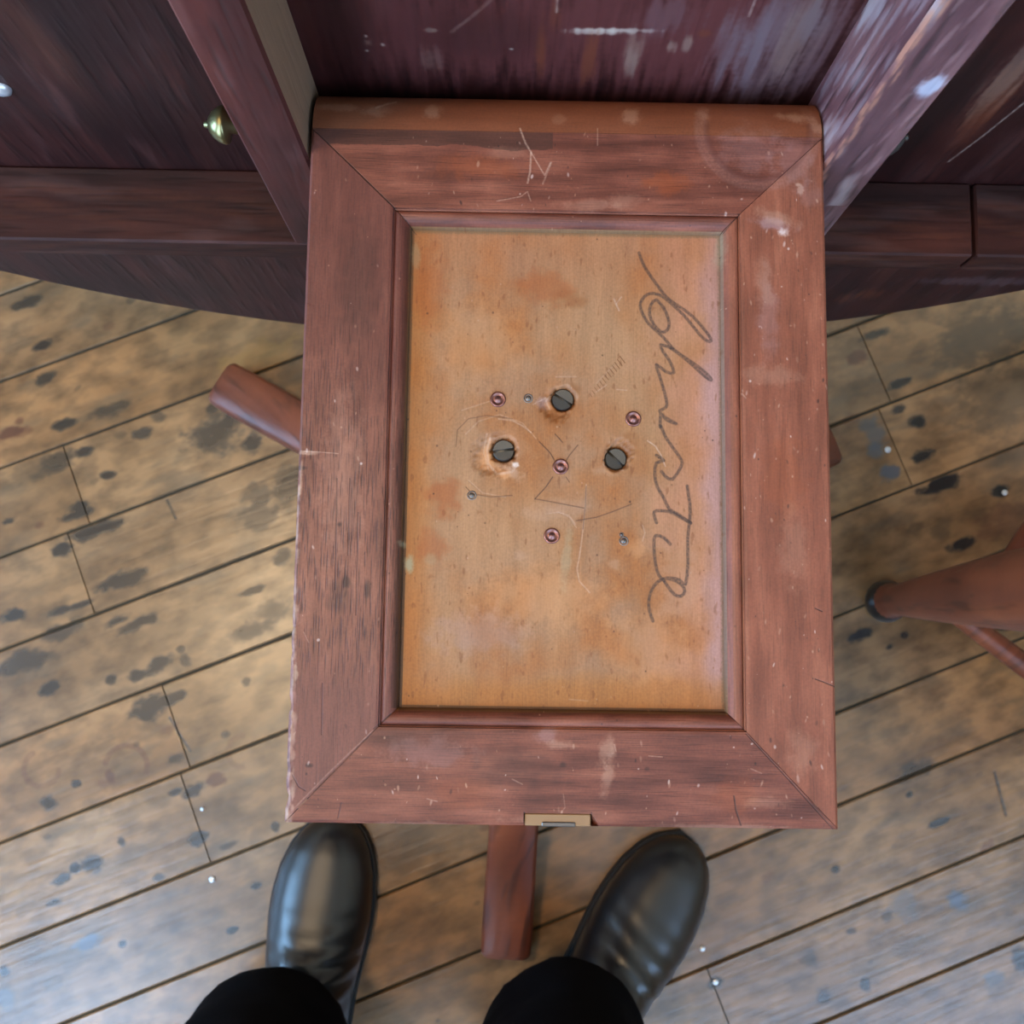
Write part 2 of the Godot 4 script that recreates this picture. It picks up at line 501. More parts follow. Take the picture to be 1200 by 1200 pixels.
func floorboards() -> void:
	# the texture lies in the room's own axes: x along the boards, y across them
	var t := Tex.new(-0.98, -0.98, 2.0, 2.0, 0.001)
	var fine := t.noise(5, 0.11, 10, 1, 3)
	var band := t.noise(6, 0.013, 9, 1, 3)
	var cloud := t.noise(7, 0.008, 1, 1, 4)
	var grime := t.noise(8, 0.02, 3, 1, 4)
	t.nz = t.noise(9, 0.15, 1.5, 1, 2)
	t.nb = t.noise(10, 0.05, 1.6, 1, 4)
	t.soft = 0.5
	var mott := t.noise(11, 0.035, 1.7, 1, 4)
	var c1 := Color(0.365, 0.26, 0.155)
	var c2 := Color(0.52, 0.385, 0.25)
	var c3 := Color(0.615, 0.485, 0.345)
	for i in t.w * t.h:
		var f := fine[i] / 255.0
		var b := band[i] * 0.0018 + cloud[i] * 0.0021
		var c := c1.lerp(c2, minf(b * 2.0, 1.0)) if b < 0.5 else c2.lerp(c3, (b - 0.5) * 1.6)
		c = c.darkened(maxf(0.0, 0.42 - f) * 0.22 + clampf((mott[i] / 255.0 - 0.45) * 0.55, -0.08, 0.22))
		var g := smoothstep(0.60, 0.92, grime[i] / 255.0) * 0.5
		c = c.lerp(Color(0.34, 0.29, 0.23), g)
		t.px[i * 3] = c.r8
		t.px[i * 3 + 1] = c.g8
		t.px[i * 3 + 2] = c.b8
		t.hg[i] = int(120 + f * 60)
	# stains: place along and across the boards, half length, half width, strength, tone (0 grey-black, 1 brown, 2 red-brown, 3 ochre, 4 bluish)
	var tone := [Color(0.13, 0.125, 0.12), Color(0.30, 0.24, 0.17), Color(0.30, 0.17, 0.12), Color(0.62, 0.46, 0.22), Color(0.30, 0.33, 0.38)]
	for q in [[-0.365, -0.484, 0.0107, 0.0064, 0.00, 0.97, 0], [-0.374, -0.538, 0.0150, 0.0054, 0.00, 0.72, 0], [-0.357, -0.537, 0.0129, 0.0064, 0.00, 0.51, 0], [-0.373, -0.447, 0.0129, 0.0064, 0.00, 0.72, 0], [-0.368, -0.390, 0.0140, 0.0064, 0.00, 0.97, 0], [-0.317, -0.387, 0.0268, 0.0075, 0.00, 0.51, 0], [-0.291, -0.349, 0.0129, 0.0075, 0.00, 0.72, 0], [-0.270, -0.362, 0.0086, 0.0086, 0.00, 0.43, 0], [-0.343, -0.319, 0.0086, 0.0064, 0.00, 0.97, 0], [-0.361, -0.352, 0.0118, 0.0064, 0.00, 0.87, 0], [-0.393, -0.352, 0.0268, 0.0118, 0.00, 0.65, 0], [-0.411, -0.353, 0.0376, 0.0140, 0.00, 0.43, 1], [-0.414, -0.412, 0.0064, 0.0054, 0.00, 0.58, 2], [-0.428, -0.402, 0.0150, 0.0064, 0.00, 0.80, 2], [-0.383, -0.296, 0.0172, 0.0064, 0.00, 0.87, 0], [-0.220, -0.319, 0.0322, 0.0236, 0.00, 0.61, 0], [-0.183, -0.294, 0.0118, 0.0107, 0.00, 0.87, 0], [-0.196, -0.328, 0.0150, 0.0086, 0.00, 0.51, 0], [-0.161, -0.234, 0.0301, 0.0215, 0.00, 0.51, 0], [-0.195, -0.239, 0.0215, 0.0129, 0.00, 0.43, 0], [-0.210, -0.349, 0.0086, 0.0054, 0.00, 0.72, 0], [-0.255, -0.435, 0.0150, 0.0086, 0.00, 0.29, 1], [-0.219, -0.444, 0.0150, 0.0064, 0.00, 0.29, 1], [-0.146, -0.384, 0.0537, 0.0193, 0.00, 0.36, 3], [-0.388, -0.290, 0.0193, 0.0054, 0.00, 0.87, 0], [-0.461, -0.309, 0.0107, 0.0043, 0.00, 0.72, 0], [-0.366, -0.266, 0.0236, 0.0086, 0.00, 0.97, 0], [-0.387, -0.265, 0.0150, 0.0075, 0.00, 0.72, 0], [-0.415, -0.259, 0.0129, 0.0075, 0.00, 0.94, 0], [-0.364, -0.203, 0.0290, 0.0097, 0.00, 0.87, 0], [-0.431, -0.292, 0.0064, 0.0043, 0.00, 0.43, 2], [-0.487, -0.209, 0.0150, 0.0075, 0.00, 0.97, 0], [-0.416, -0.195, 0.0150, 0.0043, 0.00, 0.97, 0], [-0.436, -0.196, 0.0150, 0.0043, 0.00, 0.72, 0], [-0.446, -0.176, 0.0301, 0.0097, 0.00, 0.51, 0], [-0.492, -0.158, 0.0343, 0.0140, 0.00, 0.58, 0], [-0.385, -0.164, 0.0150, 0.0064, 0.00, 0.72, 0], [-0.357, -0.153, 0.0140, 0.0064, 0.00, 0.94, 0], [-0.375, -0.151, 0.0215, 0.0064, 0.00, 0.58, 0], [-0.237, -0.141, 0.0150, 0.0043, 0.00, 0.94, 0], [-0.196, -0.165, 0.0107, 0.0086, 0.00, 0.72, 0], [-0.357, -0.103, 0.0150, 0.0086, 0.00, 0.97, 0], [-0.381, -0.101, 0.0107, 0.0064, 0.00, 0.94, 0], [-0.411, -0.106, 0.0064, 0.0054, 0.00, 0.80, 0], [-0.330, -0.097, 0.0075, 0.0064, 0.00, 0.72, 0], [-0.330, -0.110, 0.0043, 0.0043, 0.00, 0.72, 0], [-0.477, -0.120, 0.0118, 0.0086, 0.00, 0.94, 0], [-0.382, -0.062, 0.0215, 0.0129, 0.00, 0.80, 0], [-0.362, -0.064, 0.0215, 0.0064, 0.00, 0.97, 0], [-0.347, -0.064, 0.0107, 0.0054, 0.00, 0.87, 0], [-0.253, -0.101, 0.0236, 0.0097, 0.00, 0.51, 0], [-0.224, -0.114, 0.0268, 0.0118, 0.00, 0.36, 0], [-0.205, -0.217, 0.0258, 0.0193, 0.00, 0.43, 0], [-0.276, -0.051, 0.0054, 0.0054, 0.00, 0.58, 0], [-0.315, -0.007, 0.0054, 0.0043, 0.00, 0.72, 0], [-0.480, -0.016, 0.0054, 0.0043, 0.00, 0.87, 0], [-0.512, -0.008, 0.0097, 0.0075, 0.00, 0.72, 0], [-0.375, -0.002, 0.0097, 0.0064, 0.00, 0.72, 0], [-0.386, 0.030, 0.0097, 0.0043, 0.00, 0.94, 0], [-0.365, 0.036, 0.0140, 0.0075, 0.00, 0.87, 0], [-0.341, 0.035, 0.0107, 0.0075, 0.00, 0.72, 2], [-0.379, 0.085, 0.0118, 0.0075, 0.00, 0.94, 0], [-0.454, 0.058, 0.0043, 0.0064, 0.00, 0.58, 0], [-0.490, 0.069, 0.0129, 0.0086, 0.00, 0.87, 0], [-0.509, 0.067, 0.0054, 0.0054, 0.00, 0.97, 0], [-0.524, 0.072, 0.0129, 0.0054, 0.00, 0.72, 0], [-0.540, 0.091, 0.0086, 0.0043, 0.00, 0.58, 0], [-0.444, -0.010, 0.0054, 0.0097, 0.00, 0.72, 2], [-0.520, 0.145, 0.0140, 0.0086, 0.00, 0.87, 4], [-0.486, 0.157, 0.0054, 0.0043, 0.00, 0.72, 0], [-0.615, 0.165, 0.0097, 0.0097, 0.00, 0.58, 4], [-0.609, 0.139, 0.0064, 0.0064, 0.00, 0.72, 0], [-0.375, 0.186, 0.0064, 0.0032, 0.00, 0.87, 0], [-0.337, 0.153, 0.0054, 0.0032, 0.00, 0.97, 0], [-0.430, 0.107, 0.0064, 0.0043, 0.00, 0.58, 0], [-0.350, 0.103, 0.0107, 0.0043, 0.00, 0.51, 0], [-0.298, 0.104, 0.0043, 0.0064, 0.00, 0.72, 0], [0.485, -0.145, 0.0150, 0.0086, 0.00, 0.58, 2], [0.513, -0.099, 0.0150, 0.0064, 0.00, 0.94, 0], [0.512, -0.161, 0.0172, 0.0054, 0.00, 0.72, 0], [0.504, -0.072, 0.0097, 0.0054, 0.00, 0.72, 0], [0.517, -0.052, 0.0097, 0.0086, 0.00, 0.87, 0], [0.508, -0.013, 0.0129, 0.0075, 0.00, 0.94, 0], [0.512, 0.022, 0.0268, 0.0086, 0.00, 0.97, 0], [0.467, -0.056, 0.0140, 0.0236, 0.00, 0.58, 4], [0.465, -0.010, 0.0140, 0.0086, 0.00, 0.80, 4], [0.460, -0.037, 0.0086, 0.0107, 0.00, 0.58, 4], [0.572, 0.053, 0.0097, 0.0086, 0.00, 0.97, 0], [0.507, 0.091, 0.0161, 0.0064, 0.00, 0.94, 0], [0.491, 0.069, 0.0161, 0.0129, 0.00, 0.43, 1], [0.467, 0.056, 0.0107, 0.0075, 0.00, 0.43, 1], [0.360, 0.143, 0.0150, 0.0075, 0.00, 0.97, 0], [0.408, 0.160, 0.0043, 0.0043, 0.00, 0.58, 0], [0.388, 0.166, 0.0054, 0.0032, 0.00, 0.58, 0], [0.521, 0.118, 0.0172, 0.0043, 0.00, 0.87, 0], [0.518, 0.190, 0.0193, 0.0054, 0.00, 0.97, 0], [0.625, -0.113, 0.0644, 0.0322, 0.00, 0.72, 1], [0.615, -0.042, 0.0537, 0.0365, 0.00, 0.51, 1], [0.570, 0.088, 0.0429, 0.0236, 0.00, 0.36, 2], [0.363, 0.355, 0.0129, 0.0043, 0.00, 0.72, 0], [0.345, 0.317, 0.0054, 0.0043, 0.00, 0.72, 0], [0.362, 0.296, 0.0268, 0.0097, 0.00, 0.51, 0], [0.349, 0.436, 0.0097, 0.0129, 0.00, 0.87, 4], [0.292, 0.421, 0.0161, 0.0150, 0.00, 0.43, 4], [0.271, 0.424, 0.0086, 0.0064, 0.00, 0.36, 0], [0.231, 0.423, 0.0064, 0.0043, 0.00, 0.43, 0], [0.223, 0.477, 0.0054, 0.0086, 0.00, 0.58, 0], [0.178, 0.473, 0.0097, 0.0097, 0.00, 0.43, 0], [0.351, 0.522, 0.0129, 0.0075, 0.00, 0.58, 4], [0.240, 0.359, 0.0054, 0.0043, 0.00, 0.58, 0], [0.179, 0.432, 0.0107, 0.0097, 0.00, 0.29, 0], [0.386, 0.513, 0.0107, 0.0161, 0.00, 0.58, 0], [0.078, 0.419, 0.0107, 0.0064, 0.00, 0.72, 0], [-0.171, 0.172, 0.0644, 0.0236, 0.00, 0.26, 1]]:
		t.dab(q[0], q[1], q[2], q[3], q[4], tone[q[6]], q[5], 1.0)
		if q[6] == 0:
			t.dab(q[0], q[1], q[2] * 0.7, q[3] * 0.7, q[4], tone[0].darkened(0.4), q[5] * 0.45, 0.9)
	for q in [[-0.425, -0.013, 0.0224, -2.6, 0.6, 0.50], [-0.509, -0.044, 0.0187, 0.5, 4.5, 0.35], [-0.303, 0.017, 0.0168, 2.0, 5.0, 0.25]]:
		t.ring(q[0], q[1], q[2], 0.006, q[3], q[4], tone[2], q[5])
	for q in [[Vector2(-0.2914, -0.2687), Vector2(-0.2891, -0.2466)], [Vector2(-0.3652, -0.0450), Vector2(-0.3611, -0.0232), Vector2(-0.3562, -0.0040)], [Vector2(0.4397, 0.3294), Vector2(0.4324, 0.3744)]]:
		t.line(PackedVector2Array(q), 0.003, tone[0], 0.75, -60)
	var rng := RandomNumberGenerator.new()
	rng.seed = 77
	for k in 260:
		var len := rng.randf_range(0.002, 0.008)
		t.dab(rng.randf_range(-0.95, 1.0), rng.randf_range(-0.95, 1.0), len * 1.6, len, rng.randf_range(-0.4, 0.4), tone[rng.randi() % 3], rng.randf_range(0.12, 0.45), 1.2)
	for k in 90:
		t.dab(rng.randf_range(-0.95, 1.0), rng.randf_range(-0.95, 1.0), rng.randf_range(0.02, 0.09), rng.randf_range(0.01, 0.035), rng.randf_range(-0.3, 0.3), tone[1], rng.randf_range(0.06, 0.22), 1.5)
	var variants := []
	var ct := t.color_texture()
	var nt := t.normal_texture(0.7)
	for tint in [Color(1, 1, 1), Color(0.95, 0.94, 0.92), Color(1.0, 0.965, 0.92), Color(0.93, 0.93, 0.94)]:
		var m := mat("scrubbed old pine boards", null, 0.27, 0, 0.7, tint)
		m.albedo_texture = ct
		m.normal_enabled = true
		m.normal_texture = nt
		variants.append(m)
	var fl := root_of("floor", Vector3.ZERO)
	fl.basis = Basis(Vector3.UP, TURN)
	structure(fl, "old scrubbed pine floorboards with dark stains")
	var sub := begin()
	cbox(sub, Vector3(0.325, -0.0528, -0.15), Vector3(4.15, 0.1, 4.1), 0.0)
	build("subfloor", sub, M.dirt, fl)
	var uvf := func(p: Vector3) -> Vector2: return Vector2((p.x + 0.98) / 2.0, (p.z + 0.98) / 2.0)
	var edges := [-0.5560, -0.4610, -0.3680, -0.2740, -0.1780, -0.0815, 0.0140, 0.1150, 0.2105, 0.3005, 0.4020, 0.4970]
	var joints := {2: [-0.378], 3: [-0.404], 6: [-0.373], 5: [-0.361, 0.483], 10: [0.075], 4: [0.499]}
	var pitch := 0.0965
	var row := -23
	var i := 0
	var nails := [[-0.363, 0.058, 0.0022], [-0.377, 0.130, 0.0035], [0.576, 0.057, 0.0030], [0.078, 0.383, 0.0032], [0.078, 0.419, 0.0034], [0.474, -0.034, 0.0035]]
	while true:
		var n0: float = edges[row] if row >= 0 and row < edges.size() else (edges[0] + row * pitch if row < 0 else edges[edges.size() - 1] + (row - edges.size() + 1) * pitch)
		var n1: float = edges[row + 1] if row + 1 >= 0 and row + 1 < edges.size() else (edges[0] + (row + 1) * pitch if row + 1 < 0 else edges[edges.size() - 1] + (row + 2 - edges.size()) * pitch)
		row += 1
		if n0 > 1.86: break
		n1 = minf(n1, 1.9)
		n0 = maxf(n0, -2.2)
		if n1 - n0 < 0.02: continue
		var cuts: Array = joints.get(row - 1, []).duplicate()
		if cuts.is_empty():
			cuts.append(rng.randf_range(0.7, 1.9) if row > 0 and row < edges.size() else rng.randf_range(-1.2, 1.6))
		cuts.append_array([-1.75, 2.4])
		cuts.sort()
		for k in cuts.size() - 1:
			var st := begin()
			var a: float = cuts[k] + 0.0007
			var b: float = cuts[k + 1] - 0.0007
			var g := 0.0009 + rng.randf() * 0.0006
			var lift := rng.randf_range(-0.0006, 0.0)
			var ch := 0.0012
			var sec := [Vector2(n1 - g, -0.022), Vector2(n1 - g, lift - ch), Vector2(n1 - g - ch, lift), Vector2(n0 + g + ch, lift), Vector2(n0 + g, lift - ch), Vector2(n0 + g, -0.022)]
			var ra := PackedVector3Array()
			var rb := PackedVector3Array()
			for p in sec:
				ra.append(Vector3(a, p.y, p.x))
				rb.append(Vector3(b, p.y, p.x))
			loft(st, [ra, rb], true, uvf, true, true, -1)
			var plank := build("plank", st, variants[(i * 7 + row) % 4], fl, Vector3.ZERO)
			i += 1
			for q in nails:
				if q[0] > a and q[0] < b and q[1] > n0 and q[1] < n1:
					var s2 := begin()
					loft(s2, lathe_rows(PackedVector2Array([Vector2(q[2], -0.002), Vector2(q[2], 0.0006), Vector2(q[2] * 0.7, 0.0013), Vector2(0.0001, 0.0015)]), 12, Vector3(q[0], 0, q[1])), true, no_uv)
					build("nail", s2, M.bright_nail, plank)


# ---------------------------------------------------------------- the table
const BX := [-0.0915, 0.1455]          # sides of the block
const BZ := [-0.2305, 0.0815]          # its back joint and its front
const IX := [-0.0528, 0.1066]          # outer line of the inner moulding
const IZ := [-0.1930, 0.0410]


func block_texture() -> Tex:
	var t := Tex.new(-0.0985, -0.268, 0.249, 0.355, 0.0002)
	var vf := t.noise(101, 0.33, 1, 26, 3)
	var vb := t.noise(102, 0.022, 1, 9, 3)
	var hf := t.noise(103, 0.30, 26, 1, 3)
	var hb := t.noise(104, 0.02, 9, 1, 3)
	var cloud := t.noise(105, 0.006, 1, 1, 4)
	var cl2 := t.noise(106, 0.0035, 1, 2, 3)
	t.nz = t.noise(107, 0.12, 1, 1, 3)
	t.nb = t.noise(109, 0.022, 1, 1, 4)
	var speck := t.noise(108, 0.05, 1, 2.5, 2)
	var red_lo := Color(0.31, 0.155, 0.11)
	var red := Color(0.425, 0.23, 0.17)
	var red_hi := Color(0.54, 0.325, 0.245)
	var field_a := Color(0.575, 0.365, 0.205)
	var field_b := Color(0.57, 0.415, 0.295)
	var field_c := Color(0.61, 0.455, 0.32)
	var fx0: float = IX[0] + 0.0083
	var fx1: float = IX[1] - 0.0083
	var fz0: float = IZ[0] + 0.0083
	var fz1: float = IZ[1] - 0.0083
	for j in t.h:
		var z := t.y0 + j * t.s
		for i in t.w:
			var x := t.x0 + i * t.s
			var n := j * t.w + i
			var c: Color
			var cl := cloud[n] / 255.0
			var k2 := cl2[n] / 255.0
			if x > fx0 - 0.001 and x < fx1 + 0.001 and z > fz0 - 0.001 and z < fz1 + 0.001:
				var f := vf[n] / 255.0
				c = field_a.lerp(field_b, clampf(cl * 1.9 - 0.35, 0, 1)).lerp(field_c, clampf(k2 * 1.8 - 0.7, 0, 0.9))
				# pinker, greyer finish down the right and orange at the left and front
				var rr := smoothstep(0.055, 0.1, x + (cl - 0.5) * 0.03)
				c = c.lerp(Color(0.69, 0.455, 0.34), rr * 0.6)
				c = c.lerp(Color(0.63, 0.49, 0.47), smoothstep(fx1 - 0.012, fx1 - 0.003, x + (cl - 0.5) * 0.006) * 0.75)
				c = c.lerp(Color(0.62, 0.37, 0.15), smoothstep(fx0 + 0.016, fx0 + 0.002, x) * 0.55)
				c = c.lerp(Color(0.60, 0.36, 0.14), smoothstep(fz1 - 0.018, fz1 - 0.006, z + (cl - 0.5) * 0.01) * 0.6)
				c = c.lerp(Color(0.60, 0.37, 0.24), smoothstep(fz0 + 0.05, fz0, z) * 0.4)
				c = c.darkened((0.5 - f) * 0.13 + (vb[n] / 255.0 - 0.5) * 0.10)
				# greenish grime along the edge of the field
				var e := minf(minf(x - fx0, fx1 - x), minf(z - fz0, fz1 - z))
				c = c.lerp(Color(0.34, 0.29, 0.21), (1.0 - smoothstep(0.0, 0.0018, e + (t.nz[n] / 255.0 - 0.5) * 0.002)) * 0.55)
				var sp := smoothstep(0.74, 0.88, speck[n] / 255.0)
				c = c.lerp(Color(0.36, 0.20, 0.10), sp * 0.30)
				t.hg[n] = int(150 + (f - 0.5) * 16)
			else:
				# which member: back, front, or the two sides, parted on the mitres
				var dl := (x - BX[0]) / (IX[0] - BX[0])
				var dr := (BX[1] - x) / (BX[1] - IX[1])
				var db := (z - BZ[0]) / (IZ[0] - BZ[0])
				var df := (BZ[1] - z) / (BZ[1] - IZ[1])
				var side := minf(dl, dr) < minf(db, df)
				var f := (vf[n] if side else hf[n]) / 255.0
				var b := (vb[n] if side else hb[n]) / 255.0 * 0.65 + cl * 0.35
				b = clampf(0.5 + (b - 0.5) * 1.5, 0.0, 1.0)
				c = red_lo.lerp(red, b * 2.0) if b < 0.5 else red.lerp(red_hi, (b - 0.5) * 1.8)
				c = c.darkened((0.5 - f) * 0.16)
				var pore := 0.25
				if side and dl < dr:
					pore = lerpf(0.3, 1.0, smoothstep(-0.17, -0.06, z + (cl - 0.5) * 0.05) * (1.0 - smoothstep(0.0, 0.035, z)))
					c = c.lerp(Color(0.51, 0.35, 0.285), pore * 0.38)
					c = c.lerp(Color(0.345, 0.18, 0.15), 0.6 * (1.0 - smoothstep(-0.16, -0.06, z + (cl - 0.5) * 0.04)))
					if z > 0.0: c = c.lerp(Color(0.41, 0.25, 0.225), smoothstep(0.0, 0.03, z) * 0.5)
				elif side:
					c = c.lerp(Color(0.61, 0.36, 0.245), 0.4)
				var p := clampf((0.40 - f) * 5.0, 0.0, 1.0) * pore
				c = c.darkened(p * 0.45)
				if not side and db < df:
					if z < -0.2305:
						c = c.lerp(Color(0.45, 0.25, 0.14), 0.75)     # the browner rounded rail
					elif z < -0.2225 + (cl - 0.5) * 0.004 and x < 0.02:
						c = c.lerp(Color(0.22, 0.13, 0.10), 0.6)     # dark dirt left along the joint
				t.hg[n] = int(150 + (f - 0.5) * 30 * pore - p * 70)
			if x < fx0 + 0.0012 and x > fx0 - 0.0042 and z > fz0 and z < fz1:  # shade in the left moulding hollow painted dark, together with its dirt
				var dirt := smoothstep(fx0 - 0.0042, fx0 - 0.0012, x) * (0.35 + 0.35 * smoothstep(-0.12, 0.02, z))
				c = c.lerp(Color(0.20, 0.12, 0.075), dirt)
			if z > fz1 - 0.0012 and z < fz1 + 0.003 and x > fx0 and x < fx1:  # the front hollow: its shade and dirt painted the same way
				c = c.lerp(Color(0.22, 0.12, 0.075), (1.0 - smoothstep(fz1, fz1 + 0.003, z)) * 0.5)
			c = c.darkened((t.nz[n] / 255.0 - 0.5) * 0.13)
			t.px[n * 3] = c.r8
			t.px[n * 3 + 1] = c.g8
			t.px[n * 3 + 2] = c.b8
	block_marks(t)
	return t


func block_marks(t: Tex) -> void:
	var pale := Color(0.70, 0.57, 0.48)
	var white := Color(0.86, 0.82, 0.80)
	var black := Color(0.13, 0.08, 0.07)
	var pencil := Color(0.21, 0.165, 0.15)
	var red := Color(0.55, 0.25, 0.10)
	var rng := RandomNumberGenerator.new()
	rng.seed = 5
	# patches of the finish: x, z, half sizes, turn, strength, tone
	var tone := [pale, white, black, red, Color(0.60, 0.50, 0.52), Color(0.80, 0.56, 0.36), Color(0.46, 0.27, 0.13), Color(0.58, 0.60, 0.50)]
	for q in [[0.1212, -0.1881, 0.0105, 0.0034, 0.20, 0.55, 4], [0.1263, -0.1845, 0.0034, 0.0026, 0.00, 0.70, 1], [0.1240, -0.1914, 0.0112, 0.0037, 0.30, 0.35, 0], [0.1334, -0.2076, 0.0019, 0.0011, 0.00, 0.70, 0], [0.1345, -0.2051, 0.0015, 0.0026, 0.00, 0.60, 0], [0.0457, 0.0498, 0.0037, 0.0083, 0.15, 0.40, 0], [0.0464, 0.0587, 0.0030, 0.0112, 0.15, 0.40, 0], [0.0198, 0.0429, 0.0053, 0.0037, 0.00, 0.35, 4], [0.0254, 0.0471, 0.0075, 0.0023, 0.00, 0.35, 0], [-0.0801, -0.2424, 0.0131, 0.0030, 0.00, 0.25, 0], [-0.0623, -0.2403, 0.0075, 0.0034, 0.00, 0.25, 0], [-0.0366, -0.2408, 0.0060, 0.0045, 0.00, 0.35, 0], [0.0565, -0.2410, 0.0060, 0.0056, 0.00, 0.40, 0], [0.0902, -0.2416, 0.0037, 0.0053, 0.00, 0.25, 0], [0.1340, -0.2412, 0.0105, 0.0034, 0.10, 0.45, 0], [0.1438, -0.2352, 0.0045, 0.0030, 0.40, 0.35, 0], [0.0228, -0.2378, 0.0037, 0.0037, 0.00, 0.20, 0], [-0.0026, -0.2198, 0.0112, 0.0037, 0.00, 0.20, 0], [-0.0143, -0.2134, 0.0225, 0.0067, 0.00, 0.30, 3], [0.0723, -0.2068, 0.0112, 0.0060, 0.00, 0.45, 3], [0.0526, -0.1982, 0.0090, 0.0037, 0.00, 0.25, 0], [0.0369, -0.1959, 0.0150, 0.0030, 0.00, 0.25, 0], [0.1119, -0.2241, 0.0169, 0.0128, 0.00, 0.22, 4], [0.1316, -0.2183, 0.0112, 0.0150, 0.00, 0.22, 4], [0.1186, -0.1448, 0.0053, 0.0225, 0.00, 0.25, 4], [0.1169, -0.1608, 0.0045, 0.0150, 0.00, 0.25, 0], [0.1201, -0.1171, 0.0150, 0.0053, 0.00, 0.25, 0], [0.0294, -0.1533, 0.0083, 0.0045, 0.20, 0.35, 6], [0.0177, -0.1591, 0.0150, 0.0090, 0.20, 0.30, 3], [-0.0366, -0.1581, 0.0097, 0.0225, 0.00, 0.25, 3], [-0.0267, -0.0605, 0.0083, 0.0097, 0.00, 0.40, 3], [-0.0318, -0.0376, 0.0075, 0.0097, 0.00, 0.35, 3], [-0.0128, -0.1306, 0.0225, 0.0225, 0.00, 0.22, 5], [0.0192, -0.0159, 0.0338, 0.0150, 0.00, 0.30, 5], [0.0641, 0.0057, 0.0225, 0.0187, 0.00, 0.22, 5], [-0.0104, -0.0006, 0.0225, 0.0112, 0.00, 0.25, 4], [0.0792, -0.0243, 0.0112, 0.0225, 0.00, 0.20, 0], [0.0976, -0.1766, 0.0030, 0.0090, 0.00, 0.30, 7], [-0.0424, -0.1733, 0.0023, 0.0083, 0.00, 0.30, 7], [-0.0417, -0.0299, 0.0023, 0.0045, 0.00, 0.75, 7], [-0.0324, -0.0320, 0.0037, 0.0030, 0.00, 0.28, 7], [-0.0450, -0.0389, 0.0023, 0.0023, 0.00, 0.50, 7], [0.0002, -0.0820, 0.0128, 0.0128, 0.00, 0.22, 0], [-0.0073, -0.0780, 0.0049, 0.0083, 0.00, 0.55, 5], [0.0034, -0.0716, 0.0067, 0.0030, 0.50, 0.55, 0], [0.0241, -0.0998, 0.0097, 0.0083, 0.00, 0.30, 6], [0.0183, -0.1044, 0.0045, 0.0037, 0.00, 0.45, 4], [0.0305, -0.1109, 0.0037, 0.0034, 0.00, 0.55, 6], [0.0547, -0.0848, 0.0083, 0.0060, -0.50, 0.45, 6], [0.0460, -0.0739, 0.0067, 0.0030, 0.00, 0.35, 0], [0.0263, -0.0575, 0.0150, 0.0045, 0.00, 0.20, 0], [0.0585, -0.0390, 0.0060, 0.0045, 0.00, 0.30, 5], [0.0188, -0.0535, 0.0112, 0.0034, 0.00, 0.25, 0], [0.0284, -0.0348, 0.0026, 0.0150, 0.10, 0.30, 7], [0.0077, -0.0345, 0.0037, 0.0030, 0.00, 0.30, 0], [0.0491, -0.0313, 0.0030, 0.0030, 0.00, 0.30, 0], [-0.0878, -0.0786, 0.0053, 0.0011, 0.00, 0.60, 0], [-0.0901, -0.0717, 0.0030, 0.0011, 0.00, 0.60, 2], [-0.0722, -0.0674, 0.0112, 0.0450, 0.00, 0.20, 0], [-0.0688, -0.0220, 0.0019, 0.0037, 0.00, 0.55, 2], [-0.0594, -0.0184, 0.0019, 0.0045, 0.00, 0.50, 2], [-0.0712, -0.0145, 0.0060, 0.0075, 0.00, 0.25, 2], [-0.0723, -0.0468, 0.0015, 0.0015, 0.00, 0.50, 2], [-0.0819, 0.0572, 0.0019, 0.0011, 0.00, 0.60, 2], [0.0348, 0.0767, 0.0112, 0.0030, 0.00, 0.15, 2], [0.0053, 0.0575, 0.0225, 0.0090, 0.00, 0.22, 2], [-0.0315, 0.0508, 0.0225, 0.0067, 0.00, 0.25, 4], [-0.0165, 0.0685, 0.0150, 0.0075, 0.00, 0.20, 3], [0.1007, 0.0670, 0.0112, 0.0090, 0.00, 0.25, 3], [0.1154, 0.0704, 0.0112, 0.0030, 0.00, 0.25, 0], [0.1305, 0.0486, 0.0075, 0.0112, 0.00, 0.22, 0], [0.1251, -0.0705, 0.0112, 0.0225, 0.00, 0.20, 3], [0.1284, -0.0401, 0.0075, 0.0187, 0.00, 0.20, 0], [0.1392, -0.2019, 0.0053, 0.0075, 0.00, 0.20, 4], [0.0273, 0.0554, 0.0019, 0.0015, 0.00, 0.50, 2], [0.0633, 0.0567, 0.0015, 0.0011, 0.00, 0.40, 2], [-0.0675, -0.1575, 0.0112, 0.0338, 0.00, 0.20, 2], [0.0202, 0.0787, 0.0225, 0.0019, 0.00, 0.30, 0], [-0.0381, 0.0812, 0.0262, 0.0015, 0.00, 0.30, 0], [0.0933, 0.0806, 0.0338, 0.0015, 0.00, 0.30, 0], [-0.0073, -0.0807, 0.0034, 0.0067, 0.00, 0.60, 5], [-0.0004, -0.0716, 0.0053, 0.0023, 0.30, 0.60, 5], [0.0049, -0.0759, 0.0019, 0.0015, 0.00, 0.70, 1], [-0.0037, -0.0897, 0.0030, 0.0019, 0.00, 0.50, 6], [0.0547, -0.0840, 0.0030, 0.0023, 0.00, 0.50, 6], [0.0202, -0.1037, 0.0023, 0.0034, 0.00, 0.60, 5], [0.0475, -0.0739, 0.0030, 0.0019, 0.40, 0.60, 5], [0.0290, -0.1097, 0.0019, 0.0019, 0.00, 0.60, 6]]:
		t.dab(q[0], q[1], q[2], q[3], q[4], tone[q[6]], q[5], 0.9)
	t.ring(0.1152, -0.2338, 0.0270, 0.0062, -0.5, 3.6, Color(0.60, 0.47, 0.44), 0.30)
	t.ring(0.1152, -0.2338, 0.0240, 0.0032, -0.1, 3.3, Color(0.27, 0.15, 0.14), 0.30)
